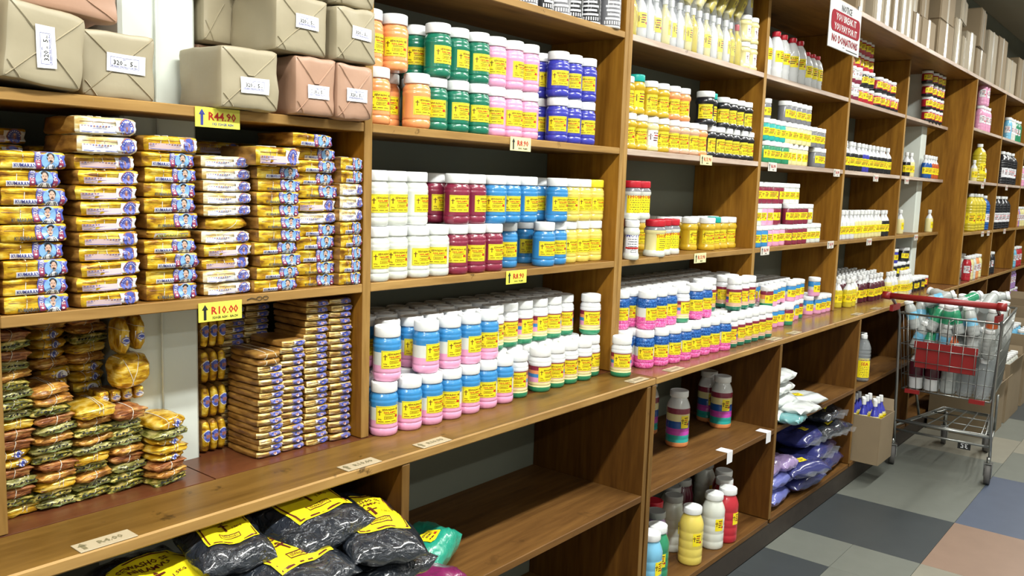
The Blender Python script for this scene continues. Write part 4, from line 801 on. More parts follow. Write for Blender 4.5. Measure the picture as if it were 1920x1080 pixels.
def man_label(sf, a, c, blue_text=True):
    d = Decal(sf.front()); h = c*.96
    # lettering of the wrapper
    if blue_text: d.rect(-a*.62, a*.04, -h*.92, -h*.28, 0, 0.5, 7, 2)
    d.text('KUMARAN', -a*.27, -h*.58, c*.56, 6 if blue_text else 4, 2, sx=.85); d.rect(-a*.86, a*.04, h*.30, h*.36, 12, 0, 5); d.rect(-a*.80, a*.04, h*.52, h*.56, 12, 0, 5)
    d.rect(a*.02, a*.93, -h, h, 1, 1, 9, 5)
    d.rect(a*.04, a*.20, -h, h*.1, 13, 2.6, 3, 4); d.rect(a*.04, a*.20, h*.1, h, 9, 2.6, 3, 4); d.rect(a*.70, a*.84, -h, h*.1, 13, 2.6, 3, 4)
    d.text('KUA', a*.125, h*.42, c*.58, 0, 3, rot=PI/2*.92); d.ell(a*.12, -h*.42, a*.04, h*.12, 0, 3, 6); d.text('ILAS', a*.77, h*.25, c*.52, 0, 3, rot=-PI/2*1.05); d.ell(a*.75, -h*.62, a*.04, h*.12, 0, 3, 6)
    cx = a*.45
    d.ell(cx, -h*.02, a*.245, h*.98, 3, 3, 14)
    d.poly([(cx-a*.20, -h*.96), (cx-a*.15, -h*.62), (cx-a*.05, -h*.42), (cx+a*.06, -h*.42), (cx+a*.17, -h*.60), (cx+a*.21, -h*.96)], 0, 4)
    for k in (-.13, -.07, .10, .16): d.poly([(cx+a*k-a*.012, -h*.95), (cx+a*k+a*.018, -h*.95), (cx+a*k*.6+a*.012, -h*.52), (cx+a*k*.6-a*.008, -h*.52)], 4, 5)
    d.ell(cx, h*.42, a*.115, h*.50, 4, 4, 10)
    d.ell(cx, h*.18, a*.080, h*.54, 5, 5, 10)
    d.rect(cx-a*.055, cx-a*.012, h*.28, h*.34, 4, 6); d.rect(cx+a*.012, cx+a*.055, h*.28, h*.34, 4, 6); d.rect(cx-a*.035, cx+a*.035, -h*.13, -h*.04, 4, 6); d.rect(cx-a*.008, cx+a*.008, -h*.02, h*.14, 7, 6)
    return ('paper_label', d.mesh('paper_label', PMATS))
def arch_label(sf, a, c, cx=.58, ru=.235, band=True, panel=True, pale=False):
    d = Decal(sf.front()); h = c*.96
    if band:
        d.rect(-a*.80, a*.30, -h*.80, h*.05, 0 if pale else 8, 0, 6); 
        for k in range(12): d.rect(-a*.76+a*.088*k, -a*.71+a*.088*k, -h*.16, -h*.0, 9 if k % 2 else 7, 1)
        d.rect(-a*.76, a*.26, -h*.34, -h*.29, 9, 1, 5); d.rect(-a*.76, a*.26, -h*.72, -h*.66, 1, 1, 5); d.rect(-a*.8, a*.3, h*.40, h*.46, 12, 0, 5)
    if panel: d.rect(a*(cx-ru*1.35), a*(cx+ru*1.5), -h, h, 0, 1, 6, 5)
    d.ell(a*cx, -h*.05, a*ru, h*1.0, 7, 2, 14); d.ell(a*cx, -h*.05, a*ru*.86, h*.88, 1, 3, 14)
    for k in range(9):
        t = PI*(.02+.12*k); d.ell(a*cx+a*ru*.68*math.cos(t), -h*.05+h*.70*math.sin(t), a*.018, h*.07, 0, 4, 5)
    d.ell(a*cx, -h*.12, a*ru*.42, h*.62, 9, 4, 10); d.poly([(a*cx-a*ru*.30, -h*.92), (a*cx-a*ru*.14, h*.08), (a*cx+a*ru*.14, h*.08), (a*cx+a*ru*.30, -h*.92)], 7, 5)
    d.ell(a*cx, h*.22, a*ru*.14, h*.16, 5, 5, 8)
    return ('paper_label', d.mesh('paper_label', PMATS))
mfp = lambda ax, sg: 0 if (ax == 1 and sg < 0) or ax == 2 else 1
for v in range(3):
    A, B, Cc = .0500, .062, .0138
    sf = Soft(A, B, Cc, 12, .040, 2.0, v+1)
    pack_kind(f'man{v}', 'gold portrait packet', sf, ['foil', 'foil_d'], mfp, man_label(sf, A, Cc, v != 1), [(-.016, .02)])
    sf = Soft(.0525, .062, .0140, 9, .045, 2.0, v+4)
    pack_kind(f'arch{v}', 'gold arch-emblem packet', sf, ['foil' if v != 1 else 'foil_w', 'foil_d'], mfp, arch_label(sf, .0525, .0140, pale=(v == 1)), [(-.021, .03), (-.006, -.02)])
sf = Soft(.048, .062, .0145, 4, .07, 2.4, 9); pack_kind('plain', 'plain gold foil packet', sf, ['foil', 'foil_d'], mfp, None, [(.012, .3)])
sf = Soft(.0475, .062, .0105, 5, .05, 2.4, 12); d_ = Decal(sf.front()); d_.rect(-.030, .034, -.0085, .002, 0, 0, 6); d_.text('KUMARAN VILAS', .003, -.0035, .0075, 11, 1)
pack_kind('name', 'gold packet showing only lettering', sf, ['foil', 'foil_d'], mfp, ('paper_label', d_.mesh('paper_label', PMATS)), [(.012, .1)])
def column(keys, x, y, z, h, where, group, hs=None, dx=.004, rz=.03):
    """a stack, bottom to top"""
    zz = z
    n = len(keys)
    for i, k in enumerate(keys):
        hh = hs[i] if hs else h
        o = putp(k, (x + R_.uniform(-dx, dx), y + R_.uniform(-.004, .004), zz + hh/2), (0, R_.uniform(-.015, .015), R_.uniform(-rz, rz)), f"{PK[k]['desc']}, {ORD[i]} from bottom, {where}", group)
        b = [v.co.z for v in PK[k]['parts'][0][1].vertices]; hz = max(b)-min(b)
        o.scale = (1, 1, min(1.3, hh/hz*1.03))
        zz += hh
    return zz
g = 'stacked ash packets on the upper left shelf'
S2 = 'column on upper left shelf'
nm = lambda *l: list(l)
def seq(s): return [{'m': lambda: f"man{R_.randrange(3)}", 'a': lambda: f"arch{R_.choice((0, 2))}", 'w': lambda: 'arch1', 'p': lambda: 'plain', 'n': lambda: 'name'}[c]() for c in s]
Yp = .066
column(seq('mmmmmmmmm'), .5525, Yp+.002, Z2, .0278, 'first '+S2, g)
column(seq('aaaaaaaaaa'), .668, Yp+.0, Z2, .0250, 'second '+S2, g)
column(seq('ww'), .664, Yp-.012, Z2+.2502, .0300, 'top of second column on upper left shelf', g, dx=.001)
column(seq('mmmmnmmmmm'), .783, Yp+.010, Z2, .0270, 'third '+S2, g, hs=[.029, .027, .027, .025, .018, .028, .027, .026, .026, .026])
column(seq('a'), .790, Yp+.010, Z2+.2592, .028, 'top of third column on upper left shelf', g)
column(seq('wwaawpwwwww'), .894, Yp+.012, Z2, .0236, 'fourth '+S2, g, hs=[.024]*5+[.027]+[.0222]*5)
column(seq('mmmmmmmmmm'), 1.000, Yp, Z2, .0243, 'fifth '+S2, g)
column(seq('a'), .985, Yp-.022, Z2+.2431, .036, 'top of fifth column on upper left shelf', g, dx=0)
column(seq('mmmmmwammmm'), 1.1005, Yp+.014, Z2, .0262, 'sixth '+S2, g, hs=[.0255, .0255, .027, .027, .024, .025, .028, .0265, .025, .025, .025])
column(seq('m'), 1.078, Yp-.004, Z2+.2843, .026, 'top of sixth column on upper left shelf', g, dx=0)
# the seventh column stands a little behind the sixth's edge, against the divider
def narrow(keys, x, y, where, hs):
    zz = Z2
    for i, k in enumerate(keys):
        o = putp(k, (x+R_.uniform(-.002, .002), y, zz+hs/2), (0, 0, R_.uniform(-.02, .02)), f"{PK[k]['desc']}, {ORD[i]} from bottom, {where}", g); o.scale = (.58, 1, .96); zz += hs
narrow(seq('mmmmmwwwmm'), 1.1795, Yp-.002, 'seventh '+S2, .0268)
# those standing behind, only their upper ends in view
for x, top, y in ((.545, 11, .200), (.650, 10, .205), (.955, 11, .205), (1.055, 11, .205)):
    column(seq('a'*top), x, y, Z2, .0262, {.545: 'dark stack behind first column', .650: 'dark stack behind second column', .955: 'dark stack behind fifth column', 1.055: 'dark stack behind sixth column'}[x] + ', upper left shelf', 'ash packets standing behind on the upper left shelf')
# ------------------------------------------------------------------ small bags and flat packets on the left worktop
for key, m_, desc, sd in (('bg', 'b_green', 'small green printed bag', 1), ('bo', 'b_orange', 'small orange printed bag', 2), ('bb', 'b_brick', 'small brick-red printed bag', 3), ('by', 'b_gold', 'small gold printed bag', 4), ('bv', 'b_olive', 'small olive printed bag', 5)):
    sf = Soft(.0350, .050, .0082, 4.6, .12, 3.0, sd, taper=.62, tq=4.0)
    d = Decal(sf.front())
    if key in ('bg', 'bv'):
        for k in range(9): d.poly([(-.024+.0055*k, .0008+.0016*(k % 2)), (-.020+.0055*k, .0035-.001*(k % 2)), (-.0185+.0055*k, .0022), (-.0215+.0055*k, -.0002)], 4, 0)
        d.rect(-.026, .026, -.0030, -.0014, 11, 0, 6)
    else:
        d.rect(-.024, .022, -.0024, -.0016, 12, 0, 6); d.rect(-.022, .024, .0022, .0028, 12, 0, 6)
    pack_kind(key, desc, sf, [m_], None, ('print', d.mesh('print', PMATS)), [(-.004+.002*sd, .15), (.003+.002*sd, .05)] if sd != 3 else [(.0, .1)], name='small_bag', cat='packet', N=6)
sf = Soft(.0325, .050, .0088, 3.2, .06, 2.4, 7, taper=.35); d = Decal(sf.front()); d.rect(-.004, .016, -.0072, .0072, 0, 0, 3, 2); d.ell(.006, 0, .0068, .0066, 9, 1, 12); d.ell(.006, 0, .0050, .0050, 0, 2, 12); d.ell(.006, 0, .0032, .0045, 1, 3, 10)
pack_kind('bl', 'white-labelled gold bag', sf, ['b_gold'], None, ('paper_label', d.mesh('paper_label', PMATS)), [(-.012, .1)], name='small_bag', cat='packet')
sf = Soft(.030, .055, .0085, 4, .05, 2.4, 8); d = Decal(sf.front()); d.rect(-.012, .022, -.0075, .0075, 9, 0, 5, 2); d.ell(.005, -.001, .0105, .0066, 0, 1, 12); d.ell(.005, -.0015, .0075, .0054, 9, 2, 12); d.ell(.005, 0, .003, .004, 0, 3, 8); d.ell(.005, .0015, .0022, .002, 4, 4, 8)
for k in range(5): d.rect(-.0105+.0007*k, -.0085+.0007*k, -.006+.0026*k, -.0046+.0026*k, 0, 1); d.rect(.0185-.0007*k, .0205-.0007*k, -.006+.0026*k, -.0046+.0026*k, 0, 1)
pack_kind('bp', 'purple-banded gold packet', sf, ['foil', 'foil_d'], mfp, ('paper_label', d.mesh('paper_label', PMATS)), None, name='small_bag', cat='packet')
def smallcol(codes, x, y, z, where, group, lean=0.0, h=None):
    zz = z; n = len(codes)
    mp = {'g': 'bg', 'o': 'bo', 'b': 'bb', 'y': 'by', 'v': 'bv', 'l': 'bl', 'p': 'bp'}
    for i, c in enumerate(codes):
        k = mp[c]; hh = (h or .0158)*R_.uniform(.94, 1.06) if not h else h
        o = putp(k, (x + lean*i + R_.uniform(-.003, .003), y + R_.uniform(-.004, .004), zz + hh/2), (0, R_.uniform(-.07, .07) - .05, R_.uniform(-.10, .10)), f"{PK[k]['desc']}, {ORD[i] if i < 24 else 'top'} from bottom, {where}", group)
        o.scale = (1, 1, hh/.0150); zz += hh
g = 'small ash bags heaped on the left worktop'
smallcol('ygbvbllbbyvgvgovbgb', .5345, .112, ZT, 'first bag column, left worktop', g, h=.0162)
smallcol('vgyobgvovbgoo', .596, .108, ZT, 'second bag column, left worktop', g, h=.0160)
smallcol('gvogyvogo', .657, .108, ZT, 'third bag column, left worktop', g, h=.0160); smallcol('y', .668, .100, ZT+.1445, 'top of third bag column, left worktop', g, h=.020)
smallcol('ggvbovgv', .7185, .112, ZT, 'fourth bag column, left worktop', g, h=.0160); smallcol('b', .722, .105, ZT+.1285, 'top of fourth bag column, left worktop', g, h=.020)
smallcol('goblylv', .784, .080, ZT, 'fifth bag column, left worktop', g, h=.0145); smallcol('l', .789, .076, ZT+.102, 'top of fifth bag column, left worktop', g, h=.020)
smallcol('ppppllllgpppolllo', .640, .222, ZT+.0, 'back column behind second, left worktop', g, h=.0178)
smallcol('pppppppppplloygob', .708, .222, ZT, 'back column behind third, left worktop', g, h=.0180)
smallcol('lylvllygybvgobvgo', .545, .215, ZT, 'back column behind first, left worktop', g, h=.0178)
for i, x in enumerate((.700, .7215, .743, .7645)):
    o = putp('bp', (x, .128, 1.0095), (0, PI/2, 0), f"short purple-banded packet on end, {ORD[i]} from left, above the fourth bag column", g); o.scale = (.42, .5, 1.1)
for i, (x, z) in enumerate(((.7265, 1.121), (.7545, 1.126))):
    o = putp('bl', (x, .1000, z), (0, PI/2, 0), f"small white-labelled bag standing upright at the top, {('left', 'right')[i]}, beside pillar", g); o.scale = (1, .55, 1.25)
sfB = Soft(.032, .028, .0305, 3.5, .08, 2.2, 21); pack_kind('bulk', 'crumpled gold foil bundle tied with string', sfB, ['b_gold'], None, None, [(.0, .3), (-.012, -.4)], name='foil_bundle', cat='packet')
putp('bulk', (.741, .100, 1.0560), (0, 0, .1), 'crumpled gold foil bundle tied with string, beside the wall pillar', None)
# flat brown-gold packets right of the pillar
for v in range(3):
    A, B, Cc = .0315, .060, .0072
    sf = Soft(A, B, Cc, 7, .05, 2.3, 30+v)
    d = Decal(sf.front()); h = Cc*.95
    d.rect(-A*.10, A*.78, -h, h, 0 if v == 1 else 9, 0, 6, 4); d.rect(A*.04, A*.74, -h, h, 9, 1.5, 6, 4)
    d.ell(A*.34, 0, A*.26, h*.8, 1, 2, 10); d.ell(A*.34, 0, A*.15, h*.5, 8, 3, 8); d.rect(A*.24, A*.44, -h*.2, h*.15, 7, 4)
    d.rect(-A*.85, -A*.10, -h*.45, -h*.25, 12, 0, 4); d.rect(-A*.85, -A*.10, h*.2, h*.35, 12, 0, 4)
    pack_kind(f'flat{v}', 'flat gold packet with blue emblem', sf, ['foil_f', 'foil_d'], lambda ax, sg: 0 if (ax == 1 and sg < 0) else 1, ('paper_label', d.mesh('paper_label', PMATS)), None, name='flat_packet', cat='packet', N=5)
sf = Soft(.030, .062, .0078, 4, .08, 2.3, 40); pack_kind('flatb', 'flat brown packet tied with string', sf, ['foil_d'], None, None, [(-.012, .1), (.010, -.1)], name='flat_packet', cat='packet', N=5)
def flatcol(n, x, y, z, where, group, h=.0138, topb=0, rz=0.0, dx=.002, z_sc=1.0):
    for i in range(n):
        k = 'flatb' if i >= n-topb else f'flat{R_.randrange(3)}'
        o = putp(k, (x+R_.uniform(-dx, dx), y+R_.uniform(-.003, .003), z+h*(i+.5)), (0, R_.uniform(-.03, .03), rz+R_.uniform(-.05, .05)), f"{PK[k]['desc']}, {ORD[i]} from bottom, {where}", group)
        o.scale = (1, 1, h/.0150)
g = 'flat ash packets stacked right of the pillar'
flatcol(16, 1.003, .092, ZT, 'left front stack right of pillar', g, h=.0136, topb=2)
flatcol(17, 1.060, .098, ZT, 'second front stack right of pillar', g, h=.0138)
flatcol(22, 1.120, .096, ZT, 'third front stack right of pillar', g, h=.0142)
flatcol(22, 1.179, .088, ZT, 'fourth front stack by the divider', g, h=.0142)
flatcol(21, .998, .222, ZT, 'left back stack right of pillar', g, h=.0140)
flatcol(21, 1.060, .222, ZT, 'second back stack right of pillar', g, h=.0140)
sfu = Soft(.0095, .040, .036, 3.6, .05, 2.3, 50, 0); d = Decal(sfu.front()); d.ell(0, .002, .0085, .013, 0, 0, 12); d.ell(0, .002, .0075, .0115, 1, 1, 12); d.ell(0, .002, .005, .007, 9, 2, 10); d.rect(-.004, .004, -.002, .005, 7, 3)
pack_kind('up', 'narrow gold packet standing on end', sfu, ['foil', 'foil_d'], lambda ax, sg: 0 if ax == 1 and sg < 0 else 1, ('paper_label', d.mesh('paper_label', PMATS)), None, name='upright_packet', cat='packet', N=5)
for lv in range(4):
    for c in range(3):
        putp('up', (.9210+.0195*c-.004*(lv < 2)*0, .176, ZT+.0362+.0722*lv), (0, 0, R_.uniform(-.05, .05)), f"narrow upright gold packet, {('left', 'middle', 'right')[c]} of {('bottom', 'second', 'third', 'top')[lv]} tier, beside pillar", 'narrow packets standing on end beside the pillar')
# ------------------------------------------------------------------ paper parcels
def parcel(a, b, c, seed, m_, label, loc, rot, sticker=None, fold=True, group='paper-wrapped parcels on the top left shelf'):
    sf = Soft(a, b, c, 18, .034, 1.8, seed)
    me = sf.build(10).mesh('wrapping', [m_]); t = thing('paper_parcel', label, 'parcel', loc, rot, group)
    link('wrapping', me, t)
    if fold:
        d = Decal(sf.front(.0004, .0006)); f = .0011
        for (p, q, r_) in (((-.92, .92), (-.10, .10), 1), ((.92, .92), (.12, .10), 1), ((-.92, -.92), (-.14, -.12), 1), ((.92, -.92), (.14, -.14), 1), ((-.10, .10), (.12, .10), 1), ((-.60, -.95), (-.92, -.55), 1)):
            n = 5
            for k in range(n):
                x0 = p[0]+(q[0]-p[0])*k/n; y0 = p[1]+(q[1]-p[1])*k/n; x1 = p[0]+(q[0]-p[0])*(k+1)/n; y1 = p[1]+(q[1]-p[1])*(k+1)/n
                A, B = (x0*a, y0*c), (x1*a, y1*c); dx, dy = B[0]-A[0], B[1]-A[1]; l = math.hypot(dx, dy); nx, ny = -dy/l*f, dx/l*f
                P = [sf.front(.0002)(A[0]+nx, A[1]+ny, 0), sf.front(.0022)(A[0], A[1], 0), sf.front(.0022)(B[0], B[1], 0), sf.front(.0002)(B[0]+nx, B[1]+ny, 0), sf.front(.0002)(A[0]-nx*1.5, A[1]-ny*1.5, 0), sf.front(.0002)(B[0]-nx*1.5, B[1]-ny*1.5, 0)]
                d.add(P, [(0, 3, 2, 1), (1, 2, 5, 4)], 0, False)
        link('fold', d.mesh('fold', [m_]), t)
    if sticker:
        u, v, ang, sc = sticker; base = sf.front(.0026, .0003); ca, sa = math.cos(ang), math.sin(ang)
        d = Decal(lambda x, y, L: base(u + (x*ca - y*sa)*sc, v + (x*sa + y*ca)*sc, L)); w, h = .031, .0150
        d.rect(-w, w, -h, h, 0, 0, 6, 3); d.frame(-w*.82, w*.66, -h*.55, h*.60, .0005, 1, 1, 4)
        d.text('320', -w*.42, h*.02, .0105, 2, 1); d.text('5', w*.30, h*.02, .0105, 2, 1); d.text('GR.', -w*.02, -h*.12, .0036, 2, 1); d.text('EA.', w*.50, -h*.12, .0034, 2, 1); d.text('SPL', -w*.08, h*.42, .0034, 1, 1)
        d.text('El Sunara Tibeb Fanse 6oth. Ave', -w*.08, -h*.38, .0034, 1, 1, sx=.95)
        link('sticker', d.mesh('sticker', ['wl', 'nv', 'bk']), t)
    return t
P_ = parcel
P_(.0600, .060, .058, 1, 'kraft', 'olive paper parcel tilted, vertical sticker, leftmost on top left shelf', (.566, .045, Z1+.0655), (0, .10, .10), (-.002, -.002, PI/2+.12, 1.0))
P_(.0600, .062, .0545, 2, 'kraft', 'olive paper parcel standing level beside the tilted one', (.706, .085, Z1+.0550), (0, .015, -.08), (.010, .004, -.02, 1.0))
P_(.0600, .075, .0550, 3, 'kraft', 'olive paper parcel right above the dearer yellow price card, bottom row', (.918, .046, Z1+.0555), (0, .0, -.02), (.006, -.012, .0, .92))
P_(.0475, .075, .0560, 4, 'kraftb', 'pinkish brown parcel mended with tape, middle of bottom row', (1.062, .046, Z1+.0565), (0, .0, 0), (.004, -.010, .0, .84))
P_(.0465, .075, .0550, 5, 'kraftb', 'pinkish brown parcel nearest the divider, bottom row', (1.158, .042, Z1+.0555), (0, .0, 0), (.0, -.006, .0, .84))
P_(.0600, .075, .0540, 6, 'kraft', 'olive paper parcel with sticker, second row left of two', (1.030, .046, Z1+.1680), (0, .02, 0), (.008, .006, .0, .84))
P_(.0520, .075, .0530, 7, 'kraft', 'olive paper parcel with sticker, second row against the divider', (1.153, .036, Z1+.1670), (0, -.01, .02), (.010, .004, -.05, .80))
P_(.0620, .075, .0460, 8, 'kraft', 'olive paper parcel without visible sticker, third row left of two', (1.028, .050, Z1+.2690), (0, .0, 0))
P_(.0530, .075, .0480, 9, 'kraft', 'olive paper parcel without visible sticker, third row right of two', (1.153, .040, Z1+.2695), (0, .0, 0))
P_(.0980, .065, .0480, 10, 'kraftb', 'wide pinkish brown parcel lying across the two leftmost parcels', (.612, .100, Z1+.1780), (0, .06, .03))
P_(.0440, .058, .0640, 11, 'kraftb', 'pinkish brown parcel standing at the back against the pillar', (.706, .210, Z1+.0645), (0, 0, 0))
P_(.0500, .055, .0660, 12, 'kraftb', 'pinkish brown parcel at the back, right of the pillar', (.965, .200, Z1+.0665), (0, 0, 0))
P_(.0520, .070, .0850, 13, 'kraft', 'tall olive parcel on top of the back one, right of the pillar', (.965, .190, Z1+.2190), (0, 0, 0))
P_(.0420, .070, .0600, 14, 'kraft', 'olive parcel behind the tilted one, cut by the picture edge', (.545, .185, Z1+.0605), (0, 0, 0))
# ------------------------------------------------------------------ cartons on the top board
def carton(x0, x1, y0, y1, z0, z1, m_, label, rz=0.0, group='cartons on the top board', open_=False, tape=True, tapm='tape'):
    cx_, cy_ = (x0+x1)/2, (y0+y1)/2; a, b, h = (x1-x0)/2, (y1-y0)/2, z1-z0; t = thing('carton', label, 'box', (cx_, cy_, z0), (0, 0, rz), group)
    if open_:
        w = .004
        link('body', boards('body', [(-a, a, -b, -b+w, 0, h), (-a, a, b-w, b, 0, h), (-a, -a+w, -b+w, b-w, 0, h), (a-w, a, -b+w, b-w, 0, h), (-a+w, a-w, -b+w, b-w, 0, w)], [m_], .0008), t)
    else:
        link('body', boards('body', [(-a, a, -b, b, 0, h)], [m_], .004), t)
        link('flap', boards('flap', [(-a+.002, a-.002, -b+.002, -.002, h, h+.003), (-a+.002, a-.002, .002, b-.002, h, h+.003)], [m_], .001), t)
        fr = MB(); fr.box(-a+.004, -.0015, -b-.0022, -b, .004, h-.004); fr.box(.0015, a-.004, -b-.0022, -b, .004, h-.004); link('flap', fr.mesh('flap', [m_]), t)
    if tape and not open_:
        tm = MB(); tm.box(-.022, .022, -b-.0030, -b-.0023, .002, h); tm.box(-.024, .024, -b-.003, b, h+.0032, h+.0038); link('tape', tm.mesh('tape', [tapm]), t)
    return t
zc = ZTOP+.0005
CT = [  # x0, x1, y0, y1, z0 offset, height, material, rotation, label
 (3.93, 4.06, -.09, .16, 0, .22, 'card', .05, 'narrow brown carton above the notice sign'), (4.10, 4.22, -.12, .14, 0, .26, 'cardp', -.04, 'pale carton with a tape strip, first right of the notice sign'),
 (4.235, 4.33, -.12, .12, 0, .25, 'cardp', .0, 'pale upright carton, second right of the sign'), (4.345, 4.44, -.125, .10, 0, .24, 'card', .0, 'brown upright carton, third right of the sign'),
 (4.455, 4.56, -.13, .10, 0, .22, 'cardp', .0, 'pale carton with torn tape, fourth right of the sign'), (4.575, 4.70, -.12, .12, 0, .23, 'cardp', .02, 'pale carton, fifth right of the sign'),
 (4.715, 4.86, -.12, .14, 0, .15, 'card', .0, 'low brown carton carrying another one'), (4.72, 4.85, -.10, .14, .155, .14, 'cardp', .04, 'pale carton on top of the low brown one'),
 (4.885, 5.16, -.12, .15, 0, .155, 'card', .0, 'squat brown carton with a white tape scar'), (4.90, 5.14, -.09, .14, .16, .155, 'card', .10, 'dented brown carton stacked on the squat one'),
 (5.19, 5.52, -.13, .16, 0, .19, 'card', .0, 'large brown carton, bottom of the pair by the far pillar'), (5.21, 5.56, -.12, .16, .195, .19, 'card', .03, 'large brown carton, top of the pair by the far pillar'),
 (5.56, 5.70, -.13, .02, 0, .26, 'cardp', .0, 'pale narrow carton wrapped in white tape'), (5.72, 5.90, -.13, .02, 0, .18, 'cardp', .12, 'low white-topped carton before the far pillar'), (5.93, 6.12, -.12, .10, 0, .24, 'cardp', -.06, 'pale leaning carton right of the far pillar'),
 (5.68, 5.95, -.11, .03, .265, .14, 'cardp', .1, 'pale carton on top, before the far pillar'), (6.15, 6.42, -.13, .14, 0, .17, 'card', .0, 'brown carton under a tall open one'), (6.14, 6.38, -.13, .10, .175, .24, 'card', .08, 'tall brown carton standing on another'),
 (6.47, 6.75, -.13, .14, 0, .33, 'cardp', .0, 'tall pale carton with a vertical seam'), (6.80, 7.10, -.13, .14, 0, .34, 'card', .0, 'tall brown carton, next to the tall pale one'), (7.15, 7.50, -.13, .14, 0, .24, 'cardp', .0, 'broad pale carton at far right of top board'), (7.60, 7.95, -.13, .14, 0, .30, 'card', .0, 'broad brown carton farthest right on the top board')]
for (x0, x1, y0, y1, dz, h, m_, rz, lab) in CT: carton(x0, x1, y0, y1, zc+dz+(.004 if dz else 0), zc+dz+h, m_, lab, rz)
# ------------------------------------------------------------------ powder bags
class Bag:
    """plastic bag of powder: lens-shaped, sealed edges, wrinkled"""
    def __init__(s, a, b, c, seed, amp=.18): s.a, s.b, s.c, s.seed, s.amp = a, b, c, seed, amp
    def z(s, X, Y, sg):
        t = max(0, 1-abs(X)**3.2)**.55*max(0, 1-abs(Y)**3.4)**.55
        n = noise.noise(Vector((X*1.6+s.seed*3.1, Y*1.9, sg*2.0+s.seed)))*s.amp*2 + noise.noise(Vector((X*5+s.seed, Y*7, sg)))*s.amp*.45
        r1 = noise.noise(Vector((X*3+Y*8+s.seed, Y*3, sg*3.0))); n += (.5-abs(r1))**3*s.amp*6.0*min(1, (X*X+Y*Y)*1.3)
        e = (abs(X)**6+abs(Y)**6)*.004*math.sin(9*X+7*Y+s.seed)
        return sg*s.c*t*(1+n*(1 if sg > 0 else .3)) + e
    def xy(s, X, Y): return s.a*X*(1-.06*abs(Y)**2), s.b*Y*(1-.06*abs(X)**2)
    def mesh(s, m_, N=24):
        mb = MB()
        for sg in (1, -1):
            vs = []
            for j in range(N+1):
                for i in range(N+1):
                    X = math.sin(PI/2*(-1+2*i/N)); Y = math.sin(PI/2*(-1+2*j/N)); x, y = s.xy(X, Y); vs.append((x, y, s.z(X, Y, sg)))
            fs = [(j*(N+1)+i, j*(N+1)+i+1, (j+1)*(N+1)+i+1, (j+1)*(N+1)+i) for j in range(N) for i in range(N)]
            mb.add(vs, fs if sg > 0 else [f[::-1] for f in fs], 0, True)
        return mb.mesh('body', [m_])
    def top(s, eps=.0022, step=.0006):
        def fn(u, v, L):
            X, Y = u/s.a, v/s.b; X = max(-.98, min(.98, X)); Y = max(-.98, min(.98, Y)); x, y = s.xy(X, Y); return (x, y, s.z(X, Y, 1)+eps+step*L)
        return fn
def bag(a, b, c, seed, m_, label, loc, rot, lab=None, group=None, film=False, name='powder_bag'):
    B = Bag(a, b, c, seed); t = thing(name, label, 'bag', loc, rot, group); link('body', B.mesh(m_), t)
    if lab == 'big':
        d = Decal(B.top()); w, h = a*.66, b*.56; d.rect(-w, w, -h, h, 0, 0, 10, 10); 
        for (u0, u1, v0, v1) in ((-w*.94, w*.94, -h*.95, -h*.89), (-w*.94, w*.94, h*.89, h*.95), (-w*.94, -w*.89, -h*.95, h*.95), (w*.89, w*.94, -h*.95, h*.95)): d.rect(u0, u1, v0, v1, 2, 1, 8, 8)
        add_cross(d, 0, -h*.10, h*.24, 1); d.text('SEWASHO SE', 0, h*.64, w*.25, 1, 2); d.text('NHLAMVU', 0, h*.38, w*.25, 1, 2); d.text('1.5KG', w*.42, -h*.22, w*.15, 1, 2); d.frame(-w*.4, w*.4, -h*.72, -h*.50, h*.03, 1, 2, 4); d.text('ISIWASHO', 0, -h*.61, w*.14, 1, 3)
        link('paper_label', d.mesh('paper_label', ['yl', 'dk', 'dk']), t)
    elif lab == 'small':
        d = Decal(B.top()); w, h = .028, .017; ou, ov = -a*.12, -b*.28; d.fn = (lambda f: lambda u, v, L: f(u+ou, v+ov, L))(d.fn); d.rect(-w, w, -h, h, 0, 0, 6, 4); d.text('SEWASHO SE', 0, h*.5, .0070, 1, 1); d.text('NHLAMVU', 0, h*.08, .0070, 1, 1); add_flame(d, w*.6, -h*.45, .005, 2, 1); d.rect(-w*.6, w*.2, -h*.6, -h*.4, 1, 1, 3)
        link('paper_label', d.mesh('paper_label', ['yl', 'dk', 'rd']), t)
    if film:
        f = MB(); N = 8; vs = []
        for j in range(3):
            for i in range(N+1):
                x = -a*.75+1.5*a*i/N; vs.append((x*(1-.25*j/2), -b*.90-.022*j, .004*math.sin(i*1.7+seed)*(1+j)+.003*j))
        f.add(vs, [(j*(N+1)+i, j*(N+1)+i+1, (j+1)*(N+1)+i+1, (j+1)*(N+1)+i) for j in range(2) for i in range(N)], 0, True)
        link('film_end', f.mesh('film_end', ['film']), t)
    return t
g = 'black powder bags heaped under the left worktop'
